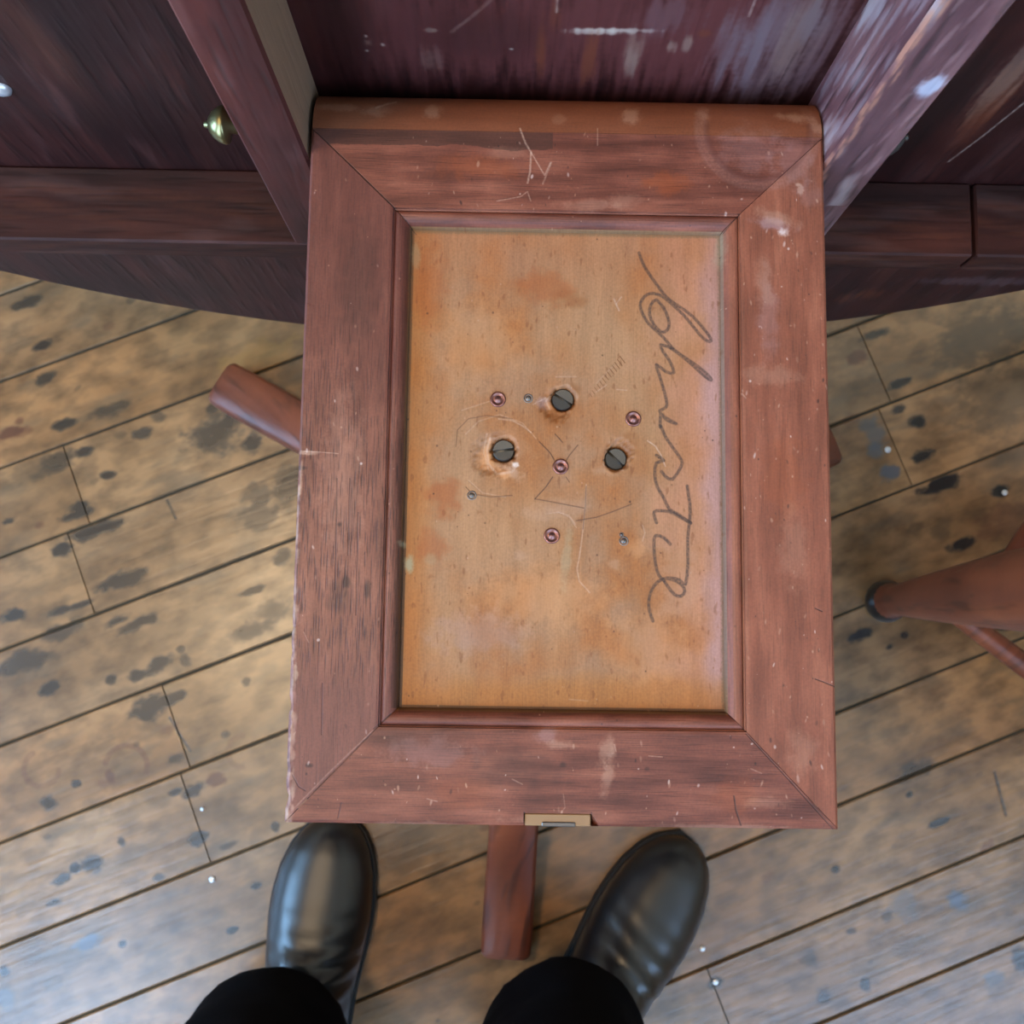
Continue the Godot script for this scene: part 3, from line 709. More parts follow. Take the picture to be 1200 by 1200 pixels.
	# small pale knocks on the frame, mostly along the front and the right
	for k in 850:
		var x := rng.randf_range(BX[0], BX[1])
		var z := rng.randf_range(BZ[0], BZ[1])
		var inside: bool = x > IX[0] and x < IX[1] and z > IZ[0] and z < IZ[1]
		if x < IX[0] and z < 0.03 and rng.randf() < 0.7: continue
		var r := rng.randf_range(0.0002, 0.0007)
		if inside:
			if rng.randf() < 0.45: continue
			t.dab(x, z, r * 0.8, r * 0.9, 0, [black, tone[6], pale][rng.randi() % 3], rng.randf_range(0.2, 0.6), 0.6, -30)
		else:
			t.dab(x, z, r, r * rng.randf_range(0.6, 3.0), rng.randf_range(-0.4, 0.4), [pale, pale, white, black][rng.randi() % 4], rng.randf_range(0.2, 0.6), 0.8, 20)
	# pale strokes and scratches, then dark ones
	for q in [[0.00060, 0.70, [Vector2(0.0047, -0.2324), Vector2(0.0075, -0.2250), Vector2(0.0100, -0.2209), Vector2(0.0097, -0.2118), Vector2(0.0086, -0.2060)]], [0.00045, 0.60, [Vector2(0.0100, -0.2209), Vector2(0.0164, -0.2099), Vector2(0.0191, -0.2161)]], [0.00038, 0.50, [Vector2(-0.0054, -0.1971), Vector2(0.0055, -0.1994), Vector2(0.0086, -0.2019), Vector2(0.0102, -0.1974)]], [0.00052, 0.50, [Vector2(0.0156, -0.2057), Vector2(0.0179, -0.2120), Vector2(0.0195, -0.2161)]], [0.00094, 0.45, [Vector2(-0.0624, -0.2428), Vector2(-0.0577, -0.2454), Vector2(-0.0538, -0.2472)]], [0.00038, 0.45, [Vector2(0.0407, -0.2331), Vector2(0.0407, -0.2248)]], [0.00056, 0.70, [Vector2(0.0492, -0.1536), Vector2(0.0515, -0.1484)]], [0.00038, 0.50, [Vector2(0.0503, -0.1516), Vector2(0.0527, -0.1549)]], [0.00045, 0.75, [Vector2(0.0646, -0.0877), Vector2(0.0681, -0.0854), Vector2(0.0707, -0.0812), Vector2(0.0726, -0.0762)]], [0.00049, 0.55, [Vector2(-0.0030, -0.0967), Vector2(0.0031, -0.0960), Vector2(0.0077, -0.0937), Vector2(0.0116, -0.0907)]], [0.00038, 0.40, [Vector2(0.0245, -0.0544), Vector2(0.0294, -0.0530), Vector2(0.0321, -0.0492)]], [0.00038, 0.50, [Vector2(0.0623, -0.0493), Vector2(0.0634, -0.0459), Vector2(0.0623, -0.0421)]], [0.00034, 0.50, [Vector2(0.0504, -0.1112), Vector2(0.0551, -0.1109)]], [0.00045, 0.50, [Vector2(0.0369, -0.0672), Vector2(0.0366, -0.0576), Vector2(0.0355, -0.0462), Vector2(0.0341, -0.0349), Vector2(0.0330, -0.0292), Vector2(0.0341, -0.0236), Vector2(0.0387, -0.0188)]], [0.00034, 0.40, [Vector2(-0.0199, -0.1003), Vector2(-0.0070, -0.1048)]], [0.00038, 0.40, [Vector2(0.0228, -0.1166), Vector2(0.0320, -0.1168)]], [0.00038, 0.50, [Vector2(0.0125, -0.1035), Vector2(0.0182, -0.1068)]], [0.00038, 0.55, [Vector2(0.1062, -0.1090), Vector2(0.1080, -0.1067)]], [0.00030, 0.50, [Vector2(-0.0908, -0.0794), Vector2(-0.0832, -0.0791), Vector2(-0.0741, -0.0785)]], [0.00030, 0.50, [Vector2(0.0493, 0.0468), Vector2(0.0501, 0.0497)]], [0.00034, 0.50, [Vector2(0.0641, 0.0513), Vector2(0.0700, 0.0516)]], [0.00038, 0.40, [Vector2(0.0300, 0.0282), Vector2(0.0382, 0.0288)]], [0.00030, 0.40, [Vector2(0.0274, 0.0679), Vector2(0.0282, 0.0733), Vector2(0.0257, 0.0768)]], [0.00030, 0.40, [Vector2(-0.0862, 0.0005), Vector2(-0.0839, 0.0049)]], [0.00045, 0.35, [Vector2(-0.0919, 0.0798), Vector2(-0.0734, 0.0603), Vector2(-0.0549, 0.0421)]], [0.00045, 0.35, [Vector2(-0.0178, -0.0894), Vector2(-0.0122, -0.0953), Vector2(-0.0027, -0.0986), Vector2(0.0077, -0.0949), Vector2(0.0139, -0.0880)]], [0.00038, 0.35, [Vector2(-0.0162, -0.0683), Vector2(-0.0097, -0.0626), Vector2(0.0006, -0.0609)]], [0.00060, 0.40, [Vector2(-0.0083, -0.0896), Vector2(-0.0096, -0.0818), Vector2(-0.0072, -0.0730)]], [0.00075, 0.60, [Vector2(-0.0067, -0.0877), Vector2(-0.0081, -0.0830), Vector2(-0.0073, -0.0761), Vector2(-0.0034, -0.0715), Vector2(0.0034, -0.0724), Vector2(0.0056, -0.0763)]], [0.00052, 0.50, [Vector2(0.0202, -0.1017), Vector2(0.0183, -0.1056), Vector2(0.0213, -0.1092)]], [0.00045, 0.50, [Vector2(0.0459, -0.0827), Vector2(0.0444, -0.0769), Vector2(0.0475, -0.0731), Vector2(0.0536, -0.0740)]], [0.00038, 0.35, [Vector2(0.0188, -0.0535), Vector2(0.0245, -0.0544), Vector2(0.0294, -0.0522), Vector2(0.0325, -0.0477)]], [0.00038, 0.30, [Vector2(0.0489, -0.1222), Vector2(0.0412, -0.1138)]], [0.00038, 0.45, [Vector2(0.0054, 0.0618), Vector2(0.0098, 0.0639)]], [0.00038, 0.45, [Vector2(-0.0310, 0.0705), Vector2(-0.0266, 0.0715)]], [0.00045, 0.40, [Vector2(0.1082, 0.0561), Vector2(0.1126, 0.0579)]], [0.00038, 0.50, [Vector2(0.0412, -0.1099), Vector2(0.0458, -0.1131)]]]:
		t.line(PackedVector2Array(q[2]), q[0] * 1.5, pale.lightened(0.15), q[1], 50)
	for q in [[0.00034, 0.60, [Vector2(0.0154, -0.0865), Vector2(0.0204, -0.0815), Vector2(0.0224, -0.0781)]], [0.00034, 0.50, [Vector2(0.0330, -0.0852), Vector2(0.0292, -0.0805), Vector2(0.0277, -0.0778)]], [0.00034, 0.65, [Vector2(0.0217, -0.0704), Vector2(0.0187, -0.0658), Vector2(0.0138, -0.0603)]], [0.00026, 0.50, [Vector2(0.0277, -0.0705), Vector2(0.0293, -0.0682)]], [0.00030, 0.55, [Vector2(0.0142, -0.0603), Vector2(0.0225, -0.0589), Vector2(0.0358, -0.0565)]], [0.00030, 0.55, [Vector2(0.0324, -0.0507), Vector2(0.0415, -0.0524), Vector2(0.0491, -0.0552), Vector2(0.0574, -0.0587)]], [0.00026, 0.50, [Vector2(0.0369, -0.0664), Vector2(0.0366, -0.0576), Vector2(0.0355, -0.0470)]], [0.00034, 0.60, [Vector2(0.0226, -0.0901), Vector2(0.0261, -0.0863)]], [0.00030, 0.45, [Vector2(-0.0173, -0.0652), Vector2(-0.0146, -0.0622), Vector2(-0.0059, -0.0608), Vector2(0.0036, -0.0617)]], [0.00030, 0.35, [Vector2(-0.0222, -0.0836), Vector2(-0.0216, -0.0913), Vector2(-0.0168, -0.0964), Vector2(-0.0084, -0.0981), Vector2(0.0031, -0.0968)]], [0.00045, 0.85, [Vector2(0.1007, 0.0677), Vector2(0.1014, 0.0734), Vector2(0.1035, 0.0798)]], [0.00038, 0.80, [Vector2(0.1373, -0.0131), Vector2(0.1403, -0.0117)]], [0.00038, 0.80, [Vector2(0.1367, 0.0176), Vector2(0.1407, 0.0190), Vector2(0.1452, 0.0208)]], [0.00030, 0.60, [Vector2(-0.0741, -0.0673), Vector2(-0.0737, -0.0445), Vector2(-0.0732, -0.0182)]], [0.00030, 0.50, [Vector2(-0.0773, 0.0224), Vector2(-0.0769, 0.0442)]], [0.00026, 0.60, [Vector2(-0.0890, 0.0609), Vector2(-0.0859, 0.0662), Vector2(-0.0829, 0.0679)]], [0.00038, 0.70, [Vector2(0.0107, 0.0756), Vector2(0.0108, 0.0816)]], [0.00038, 0.70, [Vector2(0.0395, 0.0753), Vector2(0.0396, 0.0813)]], [0.00030, 0.60, [Vector2(-0.0687, 0.0791), Vector2(-0.0675, 0.0727)]], [0.00030, 0.50, [Vector2(-0.0684, -0.0674), Vector2(-0.0681, -0.0333)]], [0.00030, 0.50, [Vector2(-0.0642, -0.0523), Vector2(-0.0638, -0.0072)]], [0.00034, 0.85, [Vector2(-0.0891, -0.2285), Vector2(-0.0692, -0.2095), Vector2(-0.0507, -0.1914)]], [0.00030, 0.70, [Vector2(0.1062, 0.0414), Vector2(0.1247, 0.0609), Vector2(0.1434, 0.0814)]], [0.00030, 0.85, [Vector2(0.0992, -0.1848), Vector2(0.1060, -0.1927)]], [0.00026, 0.60, [Vector2(-0.0546, 0.0414), Vector2(-0.0477, 0.0351)]], [0.00026, 0.60, [Vector2(-0.0507, -0.1914), Vector2(-0.0426, -0.1830)]]]:
		t.line(PackedVector2Array(q[2]), q[0] * 1.25, black, q[1], -90)
	# the row of short cuts beside the upper screw
	for k in 13:
		var at := Vector2(0.0387, -0.1082).lerp(Vector2(0.0531, -0.1252), k / 12.0)
		var d := Vector2(0.6, 0.8) * (0.0008 + 0.0011 * k / 12.0)
		t.line(PackedVector2Array([at - d, at + d]), 0.0004, Color(0.34, 0.18, 0.08), 0.35 + 0.4 * k / 12.0, -90)
	# the pencilled name
	for q in [[Vector2(0.0608, -0.1760), Vector2(0.0614, -0.1739), Vector2(0.0625, -0.1711), Vector2(0.0637, -0.1687), Vector2(0.0653, -0.1663), Vector2(0.0671, -0.1635), Vector2(0.0692, -0.1606), Vector2(0.0712, -0.1578), Vector2(0.0731, -0.1554), Vector2(0.0750, -0.1537), Vector2(0.0770, -0.1522), Vector2(0.0794, -0.1506), Vector2(0.0817, -0.1491), Vector2(0.0838, -0.1475), Vector2(0.0857, -0.1459), Vector2(0.0877, -0.1437), Vector2(0.0896, -0.1415), Vector2(0.0913, -0.1394), Vector2(0.0927, -0.1375), Vector2(0.0936, -0.1359), Vector2(0.0938, -0.1347), Vector2(0.0931, -0.1344), Vector2(0.0919, -0.1347), Vector2(0.0904, -0.1358), Vector2(0.0887, -0.1375), Vector2(0.0873, -0.1393), Vector2(0.0856, -0.1414), Vector2(0.0834, -0.1442), Vector2(0.0810, -0.1470), Vector2(0.0782, -0.1497), Vector2(0.0755, -0.1522), Vector2(0.0734, -0.1540), Vector2(0.0715, -0.1554), Vector2(0.0695, -0.1563), Vector2(0.0676, -0.1567), Vector2(0.0659, -0.1566), Vector2(0.0644, -0.1561), Vector2(0.0631, -0.1550), Vector2(0.0621, -0.1536), Vector2(0.0615, -0.1522), Vector2(0.0613, -0.1507), Vector2(0.0617, -0.1488), Vector2(0.0625, -0.1467), Vector2(0.0637, -0.1445), Vector2(0.0652, -0.1423), Vector2(0.0671, -0.1405), Vector2(0.0691, -0.1387), Vector2(0.0711, -0.1368), Vector2(0.0730, -0.1348), Vector2(0.0746, -0.1328), Vector2(0.0762, -0.1308), Vector2(0.0784, -0.1290), Vector2(0.0808, -0.1273), Vector2(0.0832, -0.1257), Vector2(0.0855, -0.1242), Vector2(0.0880, -0.1224), Vector2(0.0902, -0.1206), Vector2(0.0920, -0.1189), Vector2(0.0933, -0.1175), Vector2(0.0938, -0.1166), Vector2(0.0937, -0.1163), Vector2(0.0927, -0.1167), Vector2(0.0910, -0.1179), Vector2(0.0885, -0.1201), Vector2(0.0855, -0.1230), Vector2(0.0819, -0.1261), Vector2(0.0785, -0.1288), Vector2(0.0765, -0.1302), Vector2(0.0754, -0.1308)],
		[Vector2(0.0723, -0.1497), Vector2(0.0707, -0.1518), Vector2(0.0688, -0.1537), Vector2(0.0673, -0.1530), Vector2(0.0662, -0.1512), Vector2(0.0656, -0.1491), Vector2(0.0656, -0.1467), Vector2(0.0663, -0.1443), Vector2(0.0676, -0.1419), Vector2(0.0693, -0.1398), Vector2(0.0711, -0.1384), Vector2(0.0726, -0.1386), Vector2(0.0738, -0.1396), Vector2(0.0745, -0.1410), Vector2(0.0746, -0.1429), Vector2(0.0741, -0.1452), Vector2(0.0732, -0.1477), Vector2(0.0720, -0.1499), Vector2(0.0709, -0.1515)],
		[Vector2(0.0762, -0.1308), Vector2(0.0734, -0.1319), Vector2(0.0707, -0.1325), Vector2(0.0708, -0.1312), Vector2(0.0719, -0.1291), Vector2(0.0732, -0.1273), Vector2(0.0746, -0.1252), Vector2(0.0761, -0.1221), Vector2(0.0767, -0.1196), Vector2(0.0753, -0.1192), Vector2(0.0730, -0.1199), Vector2(0.0706, -0.1218), Vector2(0.0687, -0.1231), Vector2(0.0689, -0.1215), Vector2(0.0699, -0.1187), Vector2(0.0708, -0.1156), Vector2(0.0718, -0.1124), Vector2(0.0727, -0.1090), Vector2(0.0733, -0.1060), Vector2(0.0734, -0.1043), Vector2(0.0729, -0.1032), Vector2(0.0714, -0.1024), Vector2(0.0702, -0.1016), Vector2(0.0707, -0.1003), Vector2(0.0722, -0.0989), Vector2(0.0753, -0.0971), Vector2(0.0776, -0.0958), Vector2(0.0757, -0.0964), Vector2(0.0729, -0.0977), Vector2(0.0715, -0.0994), Vector2(0.0706, -0.1000), Vector2(0.0704, -0.0972), Vector2(0.0704, -0.0941)],
		[Vector2(0.0704, -0.0949), Vector2(0.0710, -0.0937), Vector2(0.0717, -0.0922), Vector2(0.0722, -0.0909), Vector2(0.0729, -0.0894), Vector2(0.0743, -0.0873), Vector2(0.0760, -0.0848), Vector2(0.0781, -0.0820), Vector2(0.0798, -0.0794), Vector2(0.0803, -0.0778), Vector2(0.0798, -0.0762), Vector2(0.0781, -0.0730), Vector2(0.0759, -0.0703), Vector2(0.0743, -0.0704), Vector2(0.0728, -0.0714), Vector2(0.0717, -0.0727), Vector2(0.0709, -0.0737)],
		[Vector2(0.0686, -0.0811), Vector2(0.0705, -0.0801), Vector2(0.0719, -0.0788), Vector2(0.0705, -0.0784), Vector2(0.0686, -0.0776), Vector2(0.0679, -0.0751), Vector2(0.0678, -0.0721), Vector2(0.0682, -0.0694), Vector2(0.0690, -0.0667), Vector2(0.0702, -0.0644), Vector2(0.0717, -0.0621), Vector2(0.0729, -0.0593), Vector2(0.0743, -0.0567), Vector2(0.0761, -0.0555), Vector2(0.0782, -0.0545), Vector2(0.0813, -0.0524), Vector2(0.0839, -0.0507)],
		[Vector2(0.0686, -0.0505), Vector2(0.0679, -0.0523), Vector2(0.0674, -0.0543), Vector2(0.0676, -0.0553), Vector2(0.0686, -0.0559), Vector2(0.0712, -0.0559), Vector2(0.0743, -0.0556), Vector2(0.0767, -0.0546), Vector2(0.0789, -0.0533), Vector2(0.0817, -0.0518), Vector2(0.0839, -0.0505)],
		[Vector2(0.0825, -0.0673), Vector2(0.0830, -0.0637), Vector2(0.0836, -0.0592), Vector2(0.0837, -0.0553), Vector2(0.0835, -0.0515), Vector2(0.0830, -0.0478), Vector2(0.0826, -0.0437), Vector2(0.0826, -0.0381), Vector2(0.0826, -0.0323), Vector2(0.0822, -0.0268), Vector2(0.0815, -0.0231), Vector2(0.0803, -0.0234), Vector2(0.0788, -0.0250), Vector2(0.0769, -0.0255), Vector2(0.0750, -0.0257), Vector2(0.0731, -0.0257), Vector2(0.0719, -0.0252), Vector2(0.0723, -0.0239), Vector2(0.0734, -0.0222), Vector2(0.0749, -0.0202), Vector2(0.0765, -0.0185), Vector2(0.0781, -0.0177), Vector2(0.0795, -0.0178), Vector2(0.0806, -0.0187), Vector2(0.0811, -0.0200), Vector2(0.0807, -0.0216), Vector2(0.0795, -0.0231), Vector2(0.0774, -0.0244), Vector2(0.0750, -0.0253), Vector2(0.0730, -0.0256), Vector2(0.0712, -0.0252), Vector2(0.0691, -0.0240), Vector2(0.0674, -0.0221), Vector2(0.0662, -0.0200), Vector2(0.0654, -0.0175), Vector2(0.0650, -0.0150), Vector2(0.0651, -0.0122), Vector2(0.0660, -0.0091), Vector2(0.0669, -0.0066)],
		[Vector2(0.0747, -0.0409), Vector2(0.0736, -0.0422), Vector2(0.0720, -0.0436), Vector2(0.0700, -0.0446), Vector2(0.0682, -0.0447), Vector2(0.0675, -0.0432), Vector2(0.0674, -0.0404), Vector2(0.0676, -0.0363), Vector2(0.0681, -0.0320), Vector2(0.0688, -0.0290), Vector2(0.0697, -0.0267), Vector2(0.0709, -0.0253), Vector2(0.0719, -0.0245)]]:
		t.line(PackedVector2Array(q), 0.0015, pencil, 0.85, -20, 0.8)
	# bare wood along the chipped front of the left side
	for k in 150:
		var z := 0.0815 - 0.155 * pow(rng.randf(), 1.3)
		t.dab(BX[0] + rng.randf_range(0.0, 0.0016) + smoothstep(0.0, 0.03, z) * rng.randf_range(0.0, 0.0022), z, rng.randf_range(0.0006, 0.0014), rng.randf_range(0.001, 0.004), 0, [pale.darkened(0.2), Color(0.56, 0.40, 0.36), pale][rng.randi() % 3], 0.45, 0.9, 30)


func block_uv(p: Vector3) -> Vector2:
	return Vector2((p.x + 0.0985) / 0.249, (p.z + 0.268) / 0.355)


func table() -> void:
	var off := -BASE
	var tb := root_of("tilt_top_table", BASE, "mahogany tilt-top pedestal table with its round top swung upright, framed panel block below", "table")
	var bt := block_texture()
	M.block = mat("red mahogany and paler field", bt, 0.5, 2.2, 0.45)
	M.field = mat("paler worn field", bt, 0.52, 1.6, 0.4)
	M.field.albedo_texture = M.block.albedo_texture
	# ---- the four mitred members of the frame
	var chip := FastNoiseLite.new()
	chip.seed = 3
	chip.frequency = 55.0
	chip.fractal_octaves = 4
	var outer := [Vector2(BX[0], BZ[0]), Vector2(BX[1], BZ[0]), Vector2(BX[1], BZ[1]), Vector2(BX[0], BZ[1])]
	var inner := [Vector2(IX[0], IZ[0]), Vector2(IX[1], IZ[0]), Vector2(IX[1], IZ[1]), Vector2(IX[0], IZ[1])]
	var names := ["back_rail", "right_stile", "front_rail", "left_stile"]
	var into := [Vector2(1, 1), Vector2(-1, 1), Vector2(-1, -1), Vector2(1, -1)]
	for m in 4:
		# stations across the member: (kind, value, height): kind 0 along the mitre from outer to inner, 1 metres inside the moulding line
		var sts := [[0, 0.0, -0.030], [0, 0.0, -0.0012], [0, 0.03, 0.0], [0, 0.125, 0.0], [0, 0.13, 0.0], [0, 0.97, 0.0], [0, 1.0, -0.0002], [1, 0.0002, -0.0014], [1, 0.0008, -0.0016]]
		for k in 7:
			var a := PI - PI * 0.5 * k / 6.0
			sts.append([1, 0.0030 + cos(a) * 0.0022, -0.0026 + sin(a) * 0.0020])
		for k in range(1, 8):
			# the bead falls off in a long hollow to the field
			var a := PI * 0.5 * k / 7.0
			sts.append([1, 0.0030 + sin(a) * 0.0052, -0.0006 - (1.0 - cos(a)) * 0.0062])
		sts.append([1, 0.0085, -0.0085])
		var st := begin()
		var rows := []
		var cuts := [0.0]
		var c0: Vector2 = outer[m]
		var c1: Vector2 = outer[(m + 1) % 4]
		var seg := 170 if m == 3 else 60
		for k in range(1, seg): cuts.append(float(k) / seg)
		cuts.append(1.0)
		if m == 2:
			for e in [0.01062, 0.01082, 0.03945, 0.03965]:
				cuts.append((c0.x - e) / (c0.x - c1.x))
		cuts.sort()
		for s in sts:
			var ra := PackedVector3Array()
			var p0: Vector2 = (c0.lerp(inner[m], s[1]) if s[0] == 0 else inner[m] + into[m] * s[1])
			var p1: Vector2 = (c1.lerp(inner[(m + 1) % 4], s[1]) if s[0] == 0 else inner[(m + 1) % 4] + into[(m + 1) % 4] * s[1])
			var dir := (p1 - p0).normalized() * 0.00016
			for u in cuts:
				var p: Vector2 = (p0 + dir).lerp(p1 - dir, u)
				if m == 2 and s[0] == 0 and s[1] < 0.2:
					p.x = clampf(lerpf(c0.x, c1.x, u), p1.x - dir.x, p0.x + dir.x)
				var y: float = 0.0 if m == 0 and s[0] == 0 and s[2] > -0.01 else s[2]
				if m == 3 and s[0] == 0 and s[1] < 0.1:
					var r := smoothstep(-0.03, 0.05, p.y) * 0.55 + 0.02
					var cn := absf(chip.get_noise_2d(p.y, 0.3)) * 2.0 + maxf(0.0, chip.get_noise_2d(p.y * 3.0, 4.0)) * 0.6
					if s[1] > 0.0:
						p.x += cn * 0.0018 * r
						y -= cn * 0.0002
					else:
						p.x += maxf(0.0, cn - 0.45) * 0.0024 * r
						if s[2] > -0.01: y -= cn * 0.0012 * r
				elif m > 0 and s[0] == 0 and s[1] < 0.1 and s[1] > 0.0:
					p += (inner[m] - outer[m]).normalized() * absf(chip.get_noise_2d(p.x + p.y, m)) * 0.0006
				if m == 2 and s[0] == 0 and s[1] < 0.128 and s[2] > -0.01 and p.x > 0.0107 and p.x < 0.0396:
					y = -0.007
				ra.append(Vector3(p.x, TOP_Y + y + m * 0.00008, p.y))
			rows.append(ra)
		loft(st, rows, false, block_uv, false, false, -1)
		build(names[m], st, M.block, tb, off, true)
	# ---- rounded rail at the back, against the tabletop
	var hr := begin()
	var rows := []
	for k in 15:
		var a := PI / 2 * k / 12.0
		var y := TOP_Y - 0.0260 + cos(minf(a, PI / 2)) * 0.026 - maxf(0.0, a - PI / 2) * 0.08
		var z := -0.2306 - sin(minf(a, PI / 2)) * 0.0262
		rows.append(PackedVector3Array([Vector3(BX[1] - 0.0004, y, z), Vector3(0.06, y, z), Vector3(BX[0] + 0.0004, y, z)]))
	loft(hr, rows, false, block_uv, false, false, 0)
	for e in [0, 2]:
		for k in 14:
			var a: Vector3 = rows[k][e]
			var b: Vector3 = rows[k + 1][e]
			var c := Vector3(a.x, TOP_Y - 0.04, -0.2306)
			if e == 0: tri(hr, a, c, b, block_uv(a), block_uv(c), block_uv(b))
			else: tri(hr, a, b, c, block_uv(a), block_uv(b), block_uv(c))
	build("rounded_rail", hr, M.block, tb, off, true)
	field(tb, off)
	# ---- body of the block and what carries it
	var body := begin()
	cbox(body, Vector3(0.027, 0.6335, -0.0765), Vector3(0.228, 0.045, 0.304), 0.003, 2, Vector2(0.1, 0.02))
	build("block_body", body, M.dark, tb, off)
	var insert := begin()
	cbox(insert, Vector3((0.0107 + 0.0396) / 2, 0.6660, 0.0790), Vector3(0.0396 - 0.0107 - 0.0007, 0.0074, 0.0050), 0.0004)
	var ins := build("catch_block", insert, plain("bare pale wood", Color(0.55, 0.42, 0.28), 0.6), tb, off)
	ins.set_meta("label", "pale wooden catch block let into the front rail")
	var plate := begin()
	cbox(plate, Vector3((0.0107 + 0.0396) / 2 + 0.0004, 0.6686, 0.0808), Vector3(0.0145, 0.0032, 0.0020), 0.0004)
	build("strike_plate", plate, M.nail, ins)
	var col := begin()
	var prof := PackedVector2Array([Vector2(0.001, 0.612), Vector2(0.075, 0.612), Vector2(0.075, 0.598), Vector2(0.06, 0.588), Vector2(0.038, 0.575), Vector2(0.034, 0.56), Vector2(0.044, 0.552), Vector2(0.044, 0.542), Vector2(0.033, 0.532), Vector2(0.029, 0.48), Vector2(0.033, 0.42), Vector2(0.045, 0.35), Vector2(0.052, 0.30), Vector2(0.05, 0.26), Vector2(0.04, 0.235), Vector2(0.05, 0.225), Vector2(0.05, 0.215), Vector2(0.045, 0.205), Vector2(0.046, 0.12), Vector2(0.04, 0.10), Vector2(0.022, 0.085), Vector2(0.001, 0.08)])
	prof.reverse()
	loft(col, lathe_rows(prof, 32, Vector3(BASE.x, 0, BASE.z)), true, func(p: Vector3) -> Vector2: return Vector2(p.y, atan2(p.z - BASE.z, p.x - BASE.x) * 0.05) * 2.0)
	build("column", col, M.leg, tb, off)
	for tip in [Vector2(0.009, 0.330), Vector2(-0.312, -0.268), Vector2(0.358, -0.213)]:
		build("leg", table_leg(tip), M.leg, tb, off)
	# ---- tabletop, bearers, apron rail
	tabletop(tb, off)
	bearers(tb, off)


func table_leg(tip: Vector2) -> SurfaceTool:
	var st := begin()
	var from := Vector2(BASE.x, BASE.z)
	var d := (tip - from).normalized()
	var far := from.distance_to(tip)
	var side := Vector3(-d.y, 0, d.x)
	var rows := []
	var n := 26
	for i in n + 1:
		var u := float(i) / n
		var r := lerpf(0.03, far, u)
		# a sabre curve: steep at the column, nearly flat at the toe
		var top := 0.036 + 0.185 * pow(1.0 - u, 1.75)
		var depth := lerpf(0.085, 0.036, pow(u, 0.6))
		var bottom := maxf(0.0, top - depth)
		var wd := lerpf(0.022, 0.0262, u)
		if i == n:
			wd -= 0.004; top -= 0.006
		elif i == n - 1:
			r = far - 0.006; wd -= 0.0008; top -= 0.0015
		var c := 0.0045
		var o := Vector3(from.x + d.x * r, 0, from.y + d.y * r)
		var ring := PackedVector3Array()
		for q in [[-wd + c, top], [-wd * 0.4, top + 0.0018], [wd * 0.4, top + 0.0018], [wd - c, top], [wd, top - c], [wd, bottom + c], [wd - c, bottom], [-wd + c, bottom], [-wd, bottom + c], [-wd, top - c]]:
			ring.append(o + side * q[0] + Vector3(0, q[1], 0))
		rows.append(ring)
	loft(st, rows, true, func(p: Vector3) -> Vector2: return Vector2(Vector2(p.x - from.x, p.z - from.y).dot(d), Vector2(p.x, p.z).dot(Vector2(side.x, side.z)) + p.y) * 2.0, true, true, 1)
	return st


